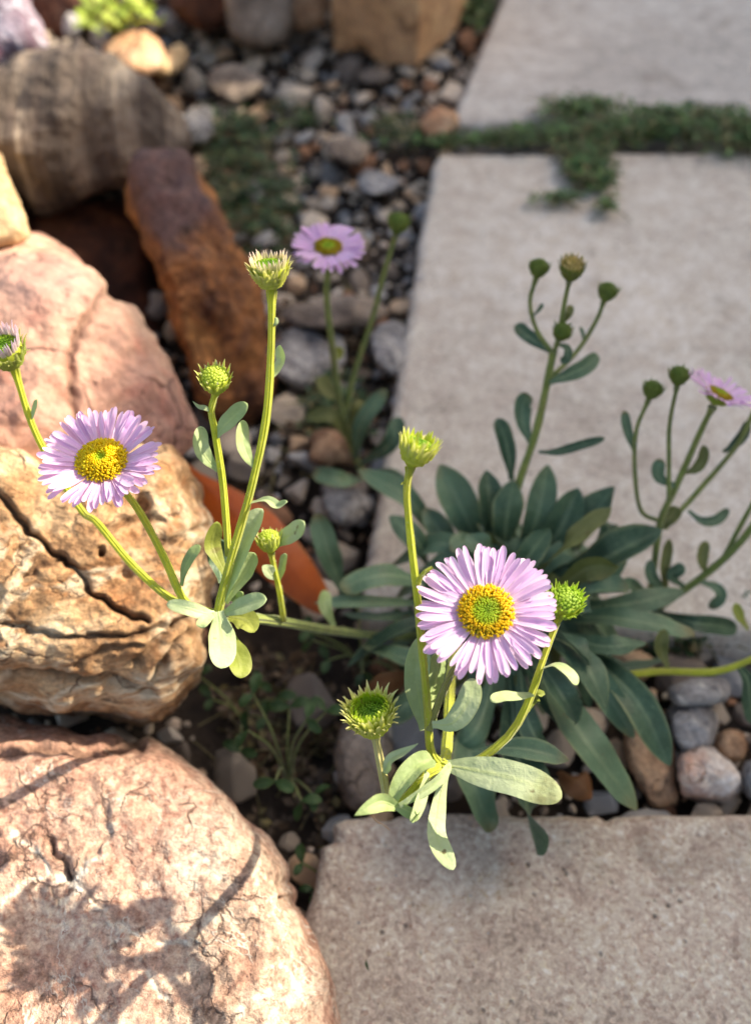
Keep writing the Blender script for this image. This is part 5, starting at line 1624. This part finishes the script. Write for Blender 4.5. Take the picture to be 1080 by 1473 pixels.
# bright weed at the top
wb = plant("weed_plant", Zp(170, 60, GZ + 0.01), "bright sunlit leafy weed behind the small orange stone", "weed")
r = np.random.default_rng(12)
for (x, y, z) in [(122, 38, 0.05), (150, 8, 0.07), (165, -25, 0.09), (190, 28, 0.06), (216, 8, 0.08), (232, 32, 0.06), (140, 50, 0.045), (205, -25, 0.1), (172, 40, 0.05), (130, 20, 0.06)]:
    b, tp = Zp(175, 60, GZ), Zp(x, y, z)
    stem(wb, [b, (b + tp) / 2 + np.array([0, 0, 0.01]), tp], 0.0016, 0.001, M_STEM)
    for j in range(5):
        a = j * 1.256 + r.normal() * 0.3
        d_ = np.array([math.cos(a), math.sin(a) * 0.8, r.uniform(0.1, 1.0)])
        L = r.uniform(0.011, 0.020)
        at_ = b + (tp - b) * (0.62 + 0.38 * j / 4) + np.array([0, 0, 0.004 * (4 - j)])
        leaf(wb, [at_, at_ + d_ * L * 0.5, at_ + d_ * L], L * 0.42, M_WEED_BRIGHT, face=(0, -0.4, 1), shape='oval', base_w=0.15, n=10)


def creeper(name, blobs, n, size, cols, label=None, seed=1, mat=None):
    """ground-hugging greenery: runners and thousands of tiny leaves in pairs"""
    r = np.random.default_rng(seed)
    mb = MB()
    area = np.array([b[2] * b[3] for b in blobs], float)
    area /= area.sum()
    for i in range(n):
        b = blobs[int(r.choice(len(blobs), p=area))]
        x, y = b[0] + r.normal() * b[2] * 0.5, b[1] + r.normal() * b[3] * 0.5
        g = Zp(x, y, b[4])
        hz = b[5] * (0.25 + 0.75 * r.uniform() ** 1.2)
        c = g + np.array([0, 0, hz])
        tone = r.uniform()
        col = np.array(cols[0]) * (1 - tone) + np.array(cols[1]) * tone
        yaw = r.uniform(0, 6.28)
        if r.uniform() < 0.22:
            dd = np.array([math.cos(yaw), math.sin(yaw), r.uniform(-0.2, 0.5)]) * size * 3
            v, f, uv, _ = tube_geo([c - dd, c + np.array([0, 0, size * 0.4]), c + dd], size * 0.10, size * 0.07, n=5, sides=4)
            mb.add(v, f, uv, np.array([0.20, 0.17, 0.08]))
        for k in range(4):
            a = yaw + k * 1.57 + r.normal() * 0.3
            s = size * r.uniform(0.6, 1.3)
            d_ = np.array([math.cos(a), math.sin(a), r.uniform(-0.15, 0.7)])
            sd = np.array([-math.sin(a), math.cos(a), 0]) * s * 0.32
            o = c + d_ * s * 0.1 + np.array([0, 0, size * 0.4 * k / 4])
            u = np.array([0, 0, s * 0.1])
            V = np.array([o, o + d_ * s * 0.5 + sd + u, o + d_ * s * 0.5 - u * 0.5, o + d_ * s * 0.5 - sd + u, o + d_ * s])
            cl = col if r.uniform() > 0.10 else np.array([0.22, 0.18, 0.07])
            mb.add(V, [(0, 2, 1), (0, 3, 2), (1, 2, 4), (2, 3, 4)], c=cl * r.uniform(0.6, 1.3))
    o = link(name, mb.mesh(name, mat or M_COVER))
    return tag(o, label, "ground cover", kind="stuff")


CG = ((0.04, 0.095, 0.03), (0.14, 0.26, 0.07))
creeper("creeping_thyme", [(1000, 192, 130, 18, 0.0, 0.011), (900, 198, 80, 14, 0.0, 0.009), (800, 202, 100, 13, 0.0, 0.008), (690, 211, 100, 7, -0.006, 0.006), (1070, 205, 46, 22, 0.0, 0.010), (842, 232, 34, 26, 0.002, 0.005), (848, 264, 26, 16, 0.002, 0.004),
                           (872, 302, 13, 8, 0.002, 0.004), (804, 288, 30, 7, 0.002, 0.003), (818, 162, 34, 10, 0.002, 0.006), (862, 160, 30, 9, 0.002, 0.006), (950, 168, 60, 6, 0.002, 0.006)], 1700, 0.0055, CG,
        "patchy green creeper filling the joint between the grey and the pale paver", 5)
creeper("moss", [(345, 250, 50, 70, -0.03, 0.022), (370, 320, 60, 60, -0.03, 0.022), (330, 225, 40, 40, -0.03, 0.02), (560, 205, 24, 24, -0.025, 0.02), (590, 210, 30, 14, -0.02, 0.015), (480, 600, 50, 40, -0.03, 0.015), (430, 185, 40, 20, -0.03, 0.015)], 620, 0.006,
        ((0.025, 0.06, 0.022), (0.07, 0.14, 0.04)), "dark green low growth among the gravel beside the brown rock", 6)
creeper("moss", [(690, 0, 16, 40, -0.02, 0.02), (680, 25, 14, 30, -0.02, 0.015)], 320, 0.007, CG, "green growth along the left side of the pale paver", 7)
creeper("moss", [(1040, 915, 60, 12, -0.03, 0.025), (960, 935, 60, 14, -0.03, 0.02)], 420, 0.005, ((0.02, 0.07, 0.03), (0.06, 0.14, 0.05)), "dark green growth along the near edge of the grey paver", 8)

creeper("leaf_litter", [(420, 1060, 90, 90, -0.036, 0.006), (400, 980, 80, 50, -0.036, 0.006), (460, 1180, 50, 60, -0.036, 0.006), (350, 700, 60, 60, -0.034, 0.008), (620, 980, 120, 60, -0.034, 0.008), (450, 560, 120, 140, -0.03, 0.008)], 420, 0.006,
        ((0.05, 0.032, 0.018), (0.17, 0.11, 0.06)), "brown leaf litter scattered over soil and gravel under the daisies", 9)
